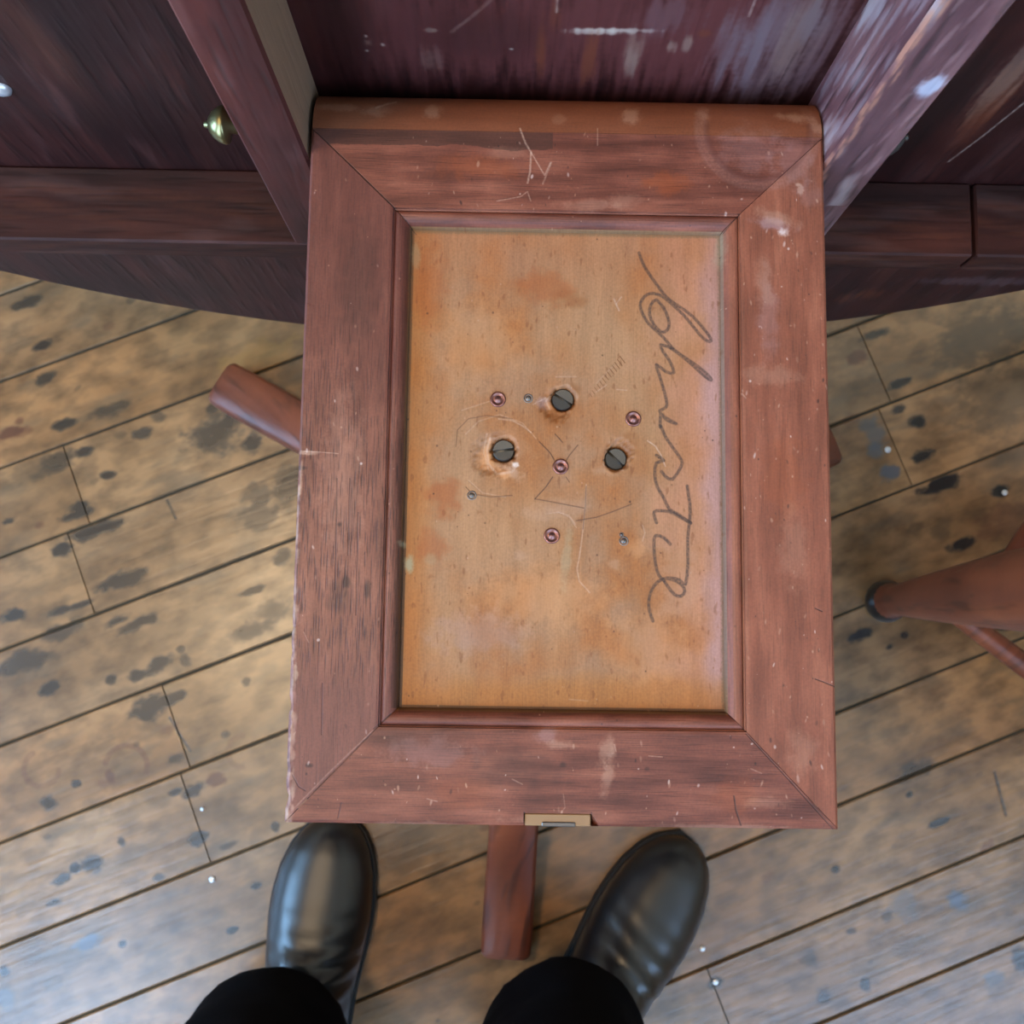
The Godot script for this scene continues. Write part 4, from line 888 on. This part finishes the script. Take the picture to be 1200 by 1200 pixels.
func field(tb: Node3D, off: Vector3) -> void:
	var hole := FastNoiseLite.new()
	hole.seed = 12
	hole.frequency = 260.0
	# counterbored holes: x, z, radius, depth, then how far the rim is broken away towards (dx, dz)
	var holes := [[0.0263, -0.1064, 0.0058, 0.0042, -0.0030, 0.0030, 0.0085], [-0.0005, -0.0824, 0.0060, 0.0046, -0.0045, 0.0023, 0.0115], [0.0505, -0.0793, 0.0057, 0.0042, 0.0015, -0.0023, 0.0075]]
	var x0: float = IX[0] + 0.0074
	var x1: float = IX[1] - 0.0074
	var z0: float = IZ[0] + 0.0074
	var z1: float = IZ[1] - 0.0074
	var nx := 190
	var nz := 276
	var st := begin()
	var rows := []
	for j in nz + 1:
		var row := PackedVector3Array()
		for i in nx + 1:
			var p := Vector2(lerpf(x0, x1, float(i) / nx), lerpf(z0, z1, float(j) / nz))
			var y := FIELD_Y
			for q in holes:
				var v := p - Vector2(q[0], q[1])
				var d := v.length()
				if d < 0.016:
					d += hole.get_noise_2d(p.x, p.y) * 0.0012
					y -= (1.0 - smoothstep(q[2] * 0.86, q[2] * 1.08, d)) * q[3]
					# broken rim
					var w := v - Vector2(q[4], q[5])
					var dw := w.length() + hole.get_noise_2d(p.x * 1.7, p.y * 1.7) * 0.0035
					y -= (1.0 - smoothstep(q[6] * 0.45, q[6], dw)) * 0.0016
			row.append(Vector3(p.x, y, p.y))
		row.reverse()
		rows.append(row)
	loft(st, rows, false, block_uv, false, false, 0)
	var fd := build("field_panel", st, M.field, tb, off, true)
	fd.set_meta("label", "paler orange field with a pencilled name and screws")
	for q in [[0.0263, -0.1064, 0.0050, -0.55, 0.6614], [-0.0005, -0.0824, 0.0050, 0.15, 0.6614], [0.0505, -0.0793, 0.0050, -0.75, 0.6614]]:
		var sc := begin()
		var r: float = q[2]
		# two half moons either side of the slot over a sunk disc
		for sg in [0.0, PI]:
			var top := PackedVector3Array()
			var rim := PackedVector3Array()
			var low := PackedVector3Array()
			var b := Basis(Vector3.UP, q[3] + sg)
			var a0 := asin(0.13)
			for k in 15:
				var a := lerpf(a0, PI - a0, k / 14.0)
				top.append(b * Vector3(cos(a) * r * 0.90, 0.0003 * sin(a), -sin(a) * r * 0.9 - 0.0000))
				rim.append(b * Vector3(cos(a) * r, -0.0004, -sin(a) * r))
				low.append(b * Vector3(cos(a) * r, -0.003, -sin(a) * r))
			var at := Vector3(q[0], q[4], q[1])
			for arr in [top, rim, low]:
				for k in arr.size(): arr[k] += at
			loft(sc, [low, rim, top], true, no_uv, false, true, -1)
		loft(sc, lathe_rows(PackedVector2Array([Vector2(r * 0.97, -0.003), Vector2(r * 0.97, -0.0013), Vector2(0.0001, -0.0013)]), 20, Vector3(q[0], q[4], q[1])), true, no_uv)
		build("slotted_screw", sc, M.steel, fd)
	for q in [[-0.0034, -0.1055, 0.0036], [0.0582, -0.0975, 0.0036], [0.0254, -0.0750, 0.0036], [0.0217, -0.0436, 0.0036]]:
		var sc := begin()
		var r: float = q[2]
		loft(sc, lathe_rows(PackedVector2Array([Vector2(r, -0.002), Vector2(r, 0.0004), Vector2(r * 0.9, 0.0009), Vector2(r * 0.72, 0.0007), Vector2(r * 0.55, 0.0001), Vector2(r * 0.42, 0.0002), Vector2(r * 0.25, 0.0008), Vector2(0.0001, 0.0010)]), 20, Vector3(q[0], FIELD_Y, q[1])), true, no_uv)
		build("copper_rivet", sc, M.copper, fd)
	for q in [[0.0104, -0.1062, 0.0016], [-0.0144, -0.0613, 0.0016], [0.0540, -0.0418, 0.0016], [0.0530, -0.0446, 0.0008]]:
		var sc := begin()
		var r: float = q[2]
		loft(sc, lathe_rows(PackedVector2Array([Vector2(r * 1.35, -0.001), Vector2(r * 1.35, 0.00015), Vector2(r, 0.0001), Vector2(r * 0.9, -0.0002)]), 14, Vector3(q[0], FIELD_Y, q[1])), true, no_uv)
		loft(sc, lathe_rows(PackedVector2Array([Vector2(r * 0.85, -0.001), Vector2(r * 0.8, 0.0002), Vector2(r * 0.5, 0.0006), Vector2(0.0001, 0.0007)]), 14, Vector3(q[0], FIELD_Y, q[1])), true, no_uv)
		build("pin", sc, M.nail, fd)


const DISC := Vector2(0.008, 0.792)     # centre of the tilted top (x, y)
const DISC_R := 0.57


func tabletop(tb: Node3D, off: Vector3) -> void:
	# u across, v up; the grain runs up the tilted top
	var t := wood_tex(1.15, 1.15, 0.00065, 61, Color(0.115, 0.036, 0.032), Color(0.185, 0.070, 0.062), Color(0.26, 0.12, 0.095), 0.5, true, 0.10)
	t.x0 = DISC.x - 0.575
	t.y0 = DISC.y - 0.575
	var tone := [Color(0.50, 0.42, 0.37), Color(0.40, 0.20, 0.12), Color(0.40, 0.35, 0.37), Color(0.07, 0.03, 0.03), Color(0.66, 0.61, 0.56), Color(0.32, 0.165, 0.16)]
	for q in [[0.0004, 0.6986, 0.0900, 0.0600, 0.00, 0.45, 5], [0.0601, 0.7005, 0.0900, 0.0700, 0.00, 0.75, 5], [0.1046, 0.7020, 0.0600, 0.0700, 0.00, 0.80, 5], [0.1230, 0.6895, 0.0300, 0.0600, 0.00, 0.50, 2], [-0.0446, 0.6971, 0.0600, 0.0600, 0.00, 0.35, 5], [0.0377, 0.7011, 0.0140, 0.0026, 0.00, 0.75, 4], [0.0449, 0.7026, 0.0180, 0.0020, 0.00, 0.70, 4], [0.0551, 0.6871, 0.0040, 0.0180, 0.00, 0.45, 0], [0.0549, 0.6767, 0.0030, 0.0140, 0.00, 0.45, 0], [-0.0350, 0.6999, 0.0040, 0.0022, 0.00, 0.60, 0], [-0.0366, 0.6771, 0.0060, 0.0140, 0.00, 0.28, 0], [0.0133, 0.6857, 0.0025, 0.0260, 0.00, 0.55, 1], [0.0357, 0.6796, 0.0040, 0.0240, 0.00, 0.55, 1], [0.0185, 0.7117, 0.0030, 0.0140, 0.00, 0.35, 1], [0.0710, 0.6911, 0.0025, 0.0060, 0.00, 0.60, 0], [0.0782, 0.6933, 0.0025, 0.0070, 0.00, 0.60, 0], [0.0842, 0.7013, 0.0040, 0.0030, 0.00, 0.45, 1], [0.0964, 0.6886, 0.0100, 0.0260, 0.00, 0.40, 2], [0.1094, 0.6821, 0.0060, 0.0300, 0.00, 0.50, 2], [0.1120, 0.7023, 0.0100, 0.0300, 0.00, 0.35, 2], [0.1249, 0.6962, 0.0100, 0.0400, 0.00, 0.40, 0], [0.1286, 0.7091, 0.0060, 0.0200, 0.00, 0.50, 2], [0.0656, 0.7132, 0.0120, 0.0160, 0.00, 0.30, 2], [-0.0643, 0.6898, 0.0020, 0.0040, 0.00, 0.40, 0], [-0.0644, 0.6945, 0.0012, 0.0020, 0.00, 0.70, 4], [-0.0580, 0.6881, 0.0012, 0.0020, 0.00, 0.60, 4], [-0.0652, 0.6831, 0.0012, 0.0014, 0.00, 0.60, 4], [-0.0002, 0.6866, 0.0010, 0.0010, 0.00, 0.80, 4], [-0.0738, 0.7025, 0.0140, 0.0400, 0.00, 0.35, 3], [-0.0108, 0.6982, 0.0300, 0.0200, 0.00, 0.25, 3], [-0.2099, 0.6781, 0.0080, 0.0600, 0.00, 0.35, 1], [-0.2162, 0.6978, 0.0120, 0.0600, 0.00, 0.30, 1], [-0.1861, 0.6988, 0.0600, 0.0600, 0.00, 0.30, 3], [-0.1780, 0.6077, 0.0700, 0.0600, 0.00, 0.40, 3], [0.2348, 0.6569, 0.0100, 0.0400, 0.00, 0.55, 1], [0.2319, 0.6793, 0.0100, 0.0500, 0.00, 0.50, 0], [0.2378, 0.6235, 0.0080, 0.0300, 0.00, 0.30, 1], [0.2132, 0.6399, 0.0100, 0.0600, 0.00, 0.50, 3], [0.2775, 0.3656, 0.0100, 0.0140, 0.00, 0.50, 1], [0.2615, 0.3547, 0.0080, 0.0140, 0.00, 0.45, 1], [0.3475, 0.3978, 0.0600, 0.0100, 0.00, 0.35, 2], [-0.2951, 0.3456, 0.1200, 0.0300, 0.00, 0.30, 3]]:
		t.dab(q[0], q[1], q[2], q[3], q[4], tone[q[6]], q[5], 1.1)
	for q in [[0.0018, 0.40, 0, [Vector2(-0.0265, 0.6990), Vector2(-0.0172, 0.7105), Vector2(-0.0087, 0.7227)]], [0.0012, 0.70, 4, [Vector2(0.2411, 0.5853), Vector2(0.2463, 0.6147), Vector2(0.2509, 0.6495)]], [0.0010, 0.60, 4, [Vector2(0.0187, 0.7147), Vector2(0.0186, 0.7235)]], [0.0010, 0.50, 4, [Vector2(0.1002, 0.7143), Vector2(0.1002, 0.7261)]]]:
		t.line(PackedVector2Array(q[3]), q[0], tone[q[2]], q[1], 0)
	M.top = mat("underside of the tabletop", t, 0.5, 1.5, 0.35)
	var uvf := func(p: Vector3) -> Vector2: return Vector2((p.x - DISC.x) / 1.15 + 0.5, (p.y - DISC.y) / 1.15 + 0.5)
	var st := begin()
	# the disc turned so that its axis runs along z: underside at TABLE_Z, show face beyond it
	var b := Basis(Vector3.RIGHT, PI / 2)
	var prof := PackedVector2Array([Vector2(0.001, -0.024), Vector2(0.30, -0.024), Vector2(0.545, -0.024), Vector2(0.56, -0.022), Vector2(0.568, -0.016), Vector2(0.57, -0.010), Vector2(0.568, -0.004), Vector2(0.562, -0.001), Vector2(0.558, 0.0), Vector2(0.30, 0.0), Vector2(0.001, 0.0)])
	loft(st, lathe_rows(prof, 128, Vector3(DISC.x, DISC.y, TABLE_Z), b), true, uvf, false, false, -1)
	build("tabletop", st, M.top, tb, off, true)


func bearers(tb: Node3D, off: Vector3) -> void:
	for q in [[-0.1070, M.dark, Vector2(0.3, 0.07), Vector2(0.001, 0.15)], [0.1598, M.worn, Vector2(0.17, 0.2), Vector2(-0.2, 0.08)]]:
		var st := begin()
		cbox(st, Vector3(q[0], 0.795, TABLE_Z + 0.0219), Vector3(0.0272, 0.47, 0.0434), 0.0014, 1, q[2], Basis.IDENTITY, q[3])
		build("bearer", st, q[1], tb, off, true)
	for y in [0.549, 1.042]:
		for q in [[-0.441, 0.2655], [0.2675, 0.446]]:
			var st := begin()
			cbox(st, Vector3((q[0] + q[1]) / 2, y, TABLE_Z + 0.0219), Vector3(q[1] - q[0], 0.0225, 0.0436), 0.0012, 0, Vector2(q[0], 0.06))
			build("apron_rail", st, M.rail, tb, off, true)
	# brass heads of the two pivots on the outer faces of the bearers
	for sg in [-1.0, 1.0]:
		var st := begin()
		var b := Basis(Vector3.FORWARD, PI / 2 * sg)
		var at := Vector3(-0.1206 if sg < 0 else 0.1734, 0.656, -0.2385)
		if sg > 0: at.x -= 0.0075
		loft(st, lathe_rows(PackedVector2Array([Vector2(0.0042, -0.002), Vector2(0.0042, 0.0125), Vector2(0.0086, 0.0135), Vector2(0.0090, 0.0152), Vector2(0.0082, 0.0178), Vector2(0.0062, 0.0205), Vector2(0.0035, 0.0224), Vector2(0.0017, 0.0230), Vector2(0.0017, 0.0242), Vector2(0.0011, 0.0250), Vector2(0.0001, 0.0252)]), 24, at, b), true, no_uv)
		build("pivot_head", st, M.brass if sg < 0 else M.steel, tb, off)
	for q in [Vector3(-0.1005, 0.590, -0.2181), Vector3(0.1535, 0.596, -0.2181)]:  # dark discs put in to stand for open holes in the bearers
		var st := begin()
		loft(st, lathe_rows(PackedVector2Array([Vector2(0.0048, -0.004), Vector2(0.0048, 0.0004), Vector2(0.0038, 0.0006), Vector2(0.003, -0.001), Vector2(0.0001, -0.001)]), 16, q, Basis(Vector3.RIGHT, PI / 2)), true, no_uv)
		build("hole_disc", st, M.black_gap, tb, off)
	var st := begin()
	loft(st, lathe_rows(PackedVector2Array([Vector2(0.005, -0.002), Vector2(0.005, 0.0008), Vector2(0.003, 0.002), Vector2(0.0001, 0.0024)]), 16, Vector3(-0.2488, 0.6451, -0.2600), Basis(Vector3.RIGHT, PI / 2)), true, no_uv)
	build("screw_head", st, M.bright_nail, tb, off)


# ---------------------------------------------------------------- the chair at the right
func chair() -> void:
	var foot := Vector2(0.4156, -0.0403)
	var d1 := Vector2(0.80, 0.60)
	var d2 := Vector2(0.60, -0.80)
	var mid := foot + (d1 + d2) * 0.19
	var ch := root_of("wooden_chair", Vector3(mid.x, 0, mid.y), "dark red wooden chair standing right of the table, only one leg in view", "chair")
	var off := -Vector3(mid.x, 0, mid.y)
	var at := func(a: float, b: float, y: float) -> Vector3:
		var p := foot + d1 * a + d2 * b
		return Vector3(p.x, y, p.y)
	var uvf := func(p: Vector3) -> Vector2: return Vector2(p.y, p.x + p.z) * 2.0
	for q in [[0.0, 0.0], [0.38, 0.0], [0.38, 0.38], [0.0, 0.38]]:
		var st := begin()
		var pts := PackedVector3Array()
		var rad := PackedFloat32Array()
		for k in [[0.0, 0.013], [0.006, 0.0185], [0.022, 0.0205], [0.036, 0.0165], [0.05, 0.0165], [0.09, 0.0195], [0.16, 0.0245], [0.22, 0.0285], [0.30, 0.033], [0.38, 0.034], [0.425, 0.03]]:
			pts.append(at.call(q[0], q[1], k[0]))
			rad.append(k[1])
		loft(st, tube_rows(pts, rad, 20), true, uvf, true, true)
		var lg := build("leg", st, M.leg, ch, off)
		var cap := begin()
		var o: Vector3 = at.call(q[0], q[1], 0.0)
		loft(cap, lathe_rows(PackedVector2Array([Vector2(0.001, 0.0), Vector2(0.016, 0.0), Vector2(0.021, 0.005), Vector2(0.0228, 0.013), Vector2(0.0215, 0.022), Vector2(0.018, 0.029), Vector2(0.0155, 0.031)]), 24, o), true, no_uv)
		build("foot_cap", cap, M.leather, lg)
	for q in [[0.0, 0.0, 0.38, 0.0, 0.135, 0.0105], [0.0, 0.38, 0.38, 0.38, 0.135, 0.0105], [0.0, 0.0, 0.0, 0.38, 0.265, 0.017], [0.38, 0.0, 0.38, 0.38, 0.265, 0.017]]:
		var st := begin()
		var pts := PackedVector3Array()
		var rad := PackedFloat32Array()
		for k in 9:
			var u := k / 8.0
			pts.append((at.call(q[0], q[1], q[4]) as Vector3).lerp(at.call(q[2], q[3], q[4]), u))
			rad.append(q[5] * (0.85 + 0.25 * sin(u * PI)))
		loft(st, tube_rows(pts, rad, 14), true, uvf, true, true)
		build("stretcher", st, M.leg, ch, off)
	var seat := begin()
	cbox(seat, at.call(0.19, 0.19, 0.437), Vector3(0.44, 0.032, 0.44), 0.008, 0, Vector2(0.5, 0.5), Basis(Vector3.UP, atan2(-d1.y, d1.x)))
	build("seat", seat, M.leg, ch, off)
	for a in [0.02, 0.36]:
		var st := begin()
		loft(st, tube_rows(PackedVector3Array([at.call(a, 0.375, 0.44), at.call(a, 0.40, 0.65), at.call(a, 0.44, 0.86)]), PackedFloat32Array([0.017, 0.016, 0.013]), 14), true, uvf, true, true)
		build("back_post", st, M.leg, ch, off)
	for y in [0.62, 0.82]:
		var st := begin()
		cbox(st, at.call(0.19, 0.395 + (y - 0.62) * 0.2, y), Vector3(0.34, 0.06, 0.016), 0.005, 0, Vector2(0.5, 0.5), Basis(Vector3.UP, atan2(-d1.y, d1.x)))
		build("back_rail", st, M.leg, ch, off)


# ---------------------------------------------------------------- the viewer's own legs
func person() -> void:
	var root := root_of("person", Vector3(-0.06, 0, 0.42), "standing person in dark navy trousers and black leather boots, seen from above", "person")
	var off := -root.position
	var feet := [[Vector2(-0.1699, 0.1917), Vector2(-0.0968, 0.9953), 3], [Vector2(0.2010, 0.2127), Vector2(-0.5455, 0.8381), 8]]
	for q in feet:
		boot(root, off, q[0], q[1], q[2])
	# trousers: one field of tapered capsules, meshed as surface nets
	var bones := []
	var ankles := []
	for q in feet:
		var a: Vector2 = q[0] + q[1] * 0.222
		ankles.append(Vector3(a.x - (0.028 if ankles.size() else 0.02), 0, a.y))
	var hip := Vector3(-0.065, 0.90, 0.50)
	for k in 2:
		var sg := -1.0 if k == 0 else 1.0
		var an: Vector3 = ankles[k]
		var ax: Vector2 = feet[k][1]
		var fwd := Vector3(-ax.x, 0, -ax.y)
		var knee := (an + hip) * 0.5 + Vector3(sg * 0.035, 0.05, -0.03)
		knee.y = 0.50
		bones.append([an + fwd * 0.026 + Vector3(0, 0.13, 0), an + Vector3(0, 0.30, 0), 0.076, 0.078])
		bones.append([an - fwd * 0.022 + Vector3(sg * 0.012, 0.118, 0), an + Vector3(0, 0.30, 0), 0.078, 0.078])
		bones.append([an + Vector3(0, 0.30, 0), knee, 0.078, 0.082])
		bones.append([knee, hip + Vector3(sg * 0.09, -0.05, 0), 0.082, 0.100])
	bones.append([hip + Vector3(-0.07, 0, 0), hip + Vector3(0.07, 0, 0), 0.125, 0.125])
	bones.append([hip + Vector3(-0.06, 0.1, 0), hip + Vector3(0.06, 0.1, 0), 0.115, 0.115])
	var fold := FastNoiseLite.new()
	fold.seed = 4
	fold.frequency = 9.0
	var f := func(p: Vector3) -> float:
		var d := 9.0
		for b in bones:
			var pa: Vector3 = p - b[0]
			var ba: Vector3 = b[1] - b[0]
			var h := clampf(pa.dot(ba) / ba.length_squared(), 0, 1)
			var e := (pa - ba * h).length() - lerpf(b[2], b[3], h)
			var m := maxf(0.03 - absf(d - e), 0.0) / 0.03
			d = minf(d, e) - m * m * 0.03 * 0.25
		d += fold.get_noise_3d(p.x, p.y * 1.8, p.z) * 0.007
		d = maxf(d, 0.088 + 0.012 * sin(p.x * 40.0) - p.y)
		return maxf(d, p.y - 1.0)
	var st := begin()
	surface_net(st, f, Vector3(-0.40, 0.07, 0.24), Vector3(0.26, 1.02, 0.68), 0.011)
	build("trousers", st, M.navy, root, off)


func surface_net(st: SurfaceTool, f: Callable, lo: Vector3, hi: Vector3, cell: float) -> void:
	var n := Vector3i(((hi - lo) / cell).ceil()) + Vector3i.ONE
	var v := PackedFloat32Array()
	v.resize(n.x * n.y * n.z)
	for k in n.z:
		for j in n.y:
			for i in n.x:
				v[(k * n.y + j) * n.x + i] = f.call(lo + Vector3(i, j, k) * cell)
	var at := {}
	var step := [1, n.x, n.x * n.y]
	for k in n.z - 1:
		for j in n.y - 1:
			for i in n.x - 1:
				var o := (k * n.y + j) * n.x + i
				var ins := 0
				for c in 8:
					if v[o + (c & 1) + (c >> 1 & 1) * step[1] + (c >> 2) * step[2]] < 0.0: ins += 1
				if ins == 0 or ins == 8: continue
				var sum := Vector3.ZERO
				var hits := 0
				for c in 8:
					for ax in 3:
						if c >> ax & 1: continue
						var va := v[o + (c & 1) + (c >> 1 & 1) * step[1] + (c >> 2) * step[2]]
						var d := c | (1 << ax)
						var vb := v[o + (d & 1) + (d >> 1 & 1) * step[1] + (d >> 2) * step[2]]
						if (va < 0.0) == (vb < 0.0): continue
						var p := Vector3(c & 1, c >> 1 & 1, c >> 2)
						p[ax] += va / (va - vb)
						sum += p
						hits += 1
				at[o] = lo + (Vector3(i, j, k) + sum / hits) * cell
	st.set_smooth_group(0)
	var uvf := func(p: Vector3) -> Vector2: return Vector2(p.x + p.z, p.y) * 5.0
	for k in range(1, n.z - 1):
		for j in range(1, n.y - 1):
			for i in range(1, n.x - 1):
				var o := (k * n.y + j) * n.x + i
				for ax in 3:
					var a := v[o] < 0.0
					if a == (v[o + step[ax]] < 0.0): continue
					var u: int = step[(ax + 1) % 3]
					var w: int = step[(ax + 2) % 3]
					if not (at.has(o) and at.has(o - u) and at.has(o - w) and at.has(o - u - w)): continue
					var q := [at[o - u - w], at[o - w], at[o], at[o - u]]
					if not a: q.reverse()
					quad(st, q[0], q[1], q[2], q[3], uvf)


func boot(root: Node3D, off: Vector3, toe: Vector2, axis: Vector2, seed_: int) -> void:
	var L := 0.292
	var side := Vector2(-axis.y, axis.x)
	# from toe to heel: place, half width, height of the upper, sideways shift of the middle line
	var sec := [[0.0, 0.010, 0.030], [0.006, 0.021, 0.040], [0.016, 0.031, 0.047], [0.032, 0.0405, 0.0525], [0.055, 0.0480, 0.057], [0.08, 0.0515, 0.062], [0.105, 0.0520, 0.068], [0.13, 0.0500, 0.077], [0.155, 0.0465, 0.090], [0.18, 0.0435, 0.108], [0.205, 0.0420, 0.125], [0.235, 0.0405, 0.135], [0.262, 0.0385, 0.135], [0.280, 0.030, 0.130], [L, 0.012, 0.12]]
	var nz := FastNoiseLite.new()
	nz.seed = seed_
	nz.frequency = 26.0
	var rows := []
	var fine := []
	for k in 60:
		var s := L * k / 59.0
		for m in sec.size() - 1:
			if s <= sec[m + 1][0] + 0.00001:
				var u: float = (s - sec[m][0]) / (sec[m + 1][0] - sec[m][0])
				fine.append([s, lerpf(sec[m][1], sec[m + 1][1], u), lerpf(sec[m][2], sec[m + 1][2], u)])
				break
	var out := 1.0 if seed_ == 8 else -1.0
	for e in fine:
		var ring := PackedVector3Array()
		for a in 36:
			var t := TAU * a / 36.0
			var cx := cos(t)
			var sy := sin(t)
			# a domed upper over flat sides
			var x: float = signf(cx) * pow(absf(cx), 0.86) * e[1]
			var y: float = 0.016 + (pow(maxf(sy, 0.0), 0.92) * (e[2] - 0.016) if sy > 0 else sy * 0.008)
			x *= 1.0 - 0.10 * clampf((y - 0.03) / 0.06, 0, 1)
			# creases where the foot bends
			if sy > 0.05:
				var band := exp(-pow((e[0] - 0.145) / 0.038, 2.0))
				y += band * (0.0035 * sin((e[0] * 1.0 + cx * out * 0.012) * 300.0) * (0.35 + 0.65 * clampf(cx * -1.0 + 0.3, 0, 1)) + nz.get_noise_2d(e[0] * 2.0, cx * 0.05) * 0.004)
			var p: Vector2 = toe + axis * e[0] + side * (x - out * 0.004 * sin(e[0] / L * PI))
			ring.append(Vector3(p.x, y, p.y))
		rows.append(ring)
	var st := begin()
	loft(st, rows, true, no_uv, true, true)
	var b := build("boot", st, M.leather, root, off)
	b.set_meta("label", "black polished leather boot")
	var so := begin()
	var r0 := PackedVector3Array()
	var ring_l := PackedVector2Array()
	for e in fine:
		ring_l.append(toe + axis * (e[0] - (0.003 if e[0] < 0.001 else 0.0)) + side * (e[1] + 0.0025 - out * 0.004 * sin(e[0] / L * PI)))
	for k in fine.size():
		var e: Array = fine[fine.size() - 1 - k]
		ring_l.append(toe + axis * e[0] - side * (e[1] + 0.0025 + out * 0.004 * sin(e[0] / L * PI)))
	var lo := PackedVector3Array()
	var hi := PackedVector3Array()
	for p in ring_l:
		lo.append(Vector3(p.x, 0.0, p.y))
		hi.append(Vector3(p.x, 0.013, p.y))
	loft(so, [hi, lo], true, no_uv, true, true, -1)
	build("sole", so, M.sole, b)
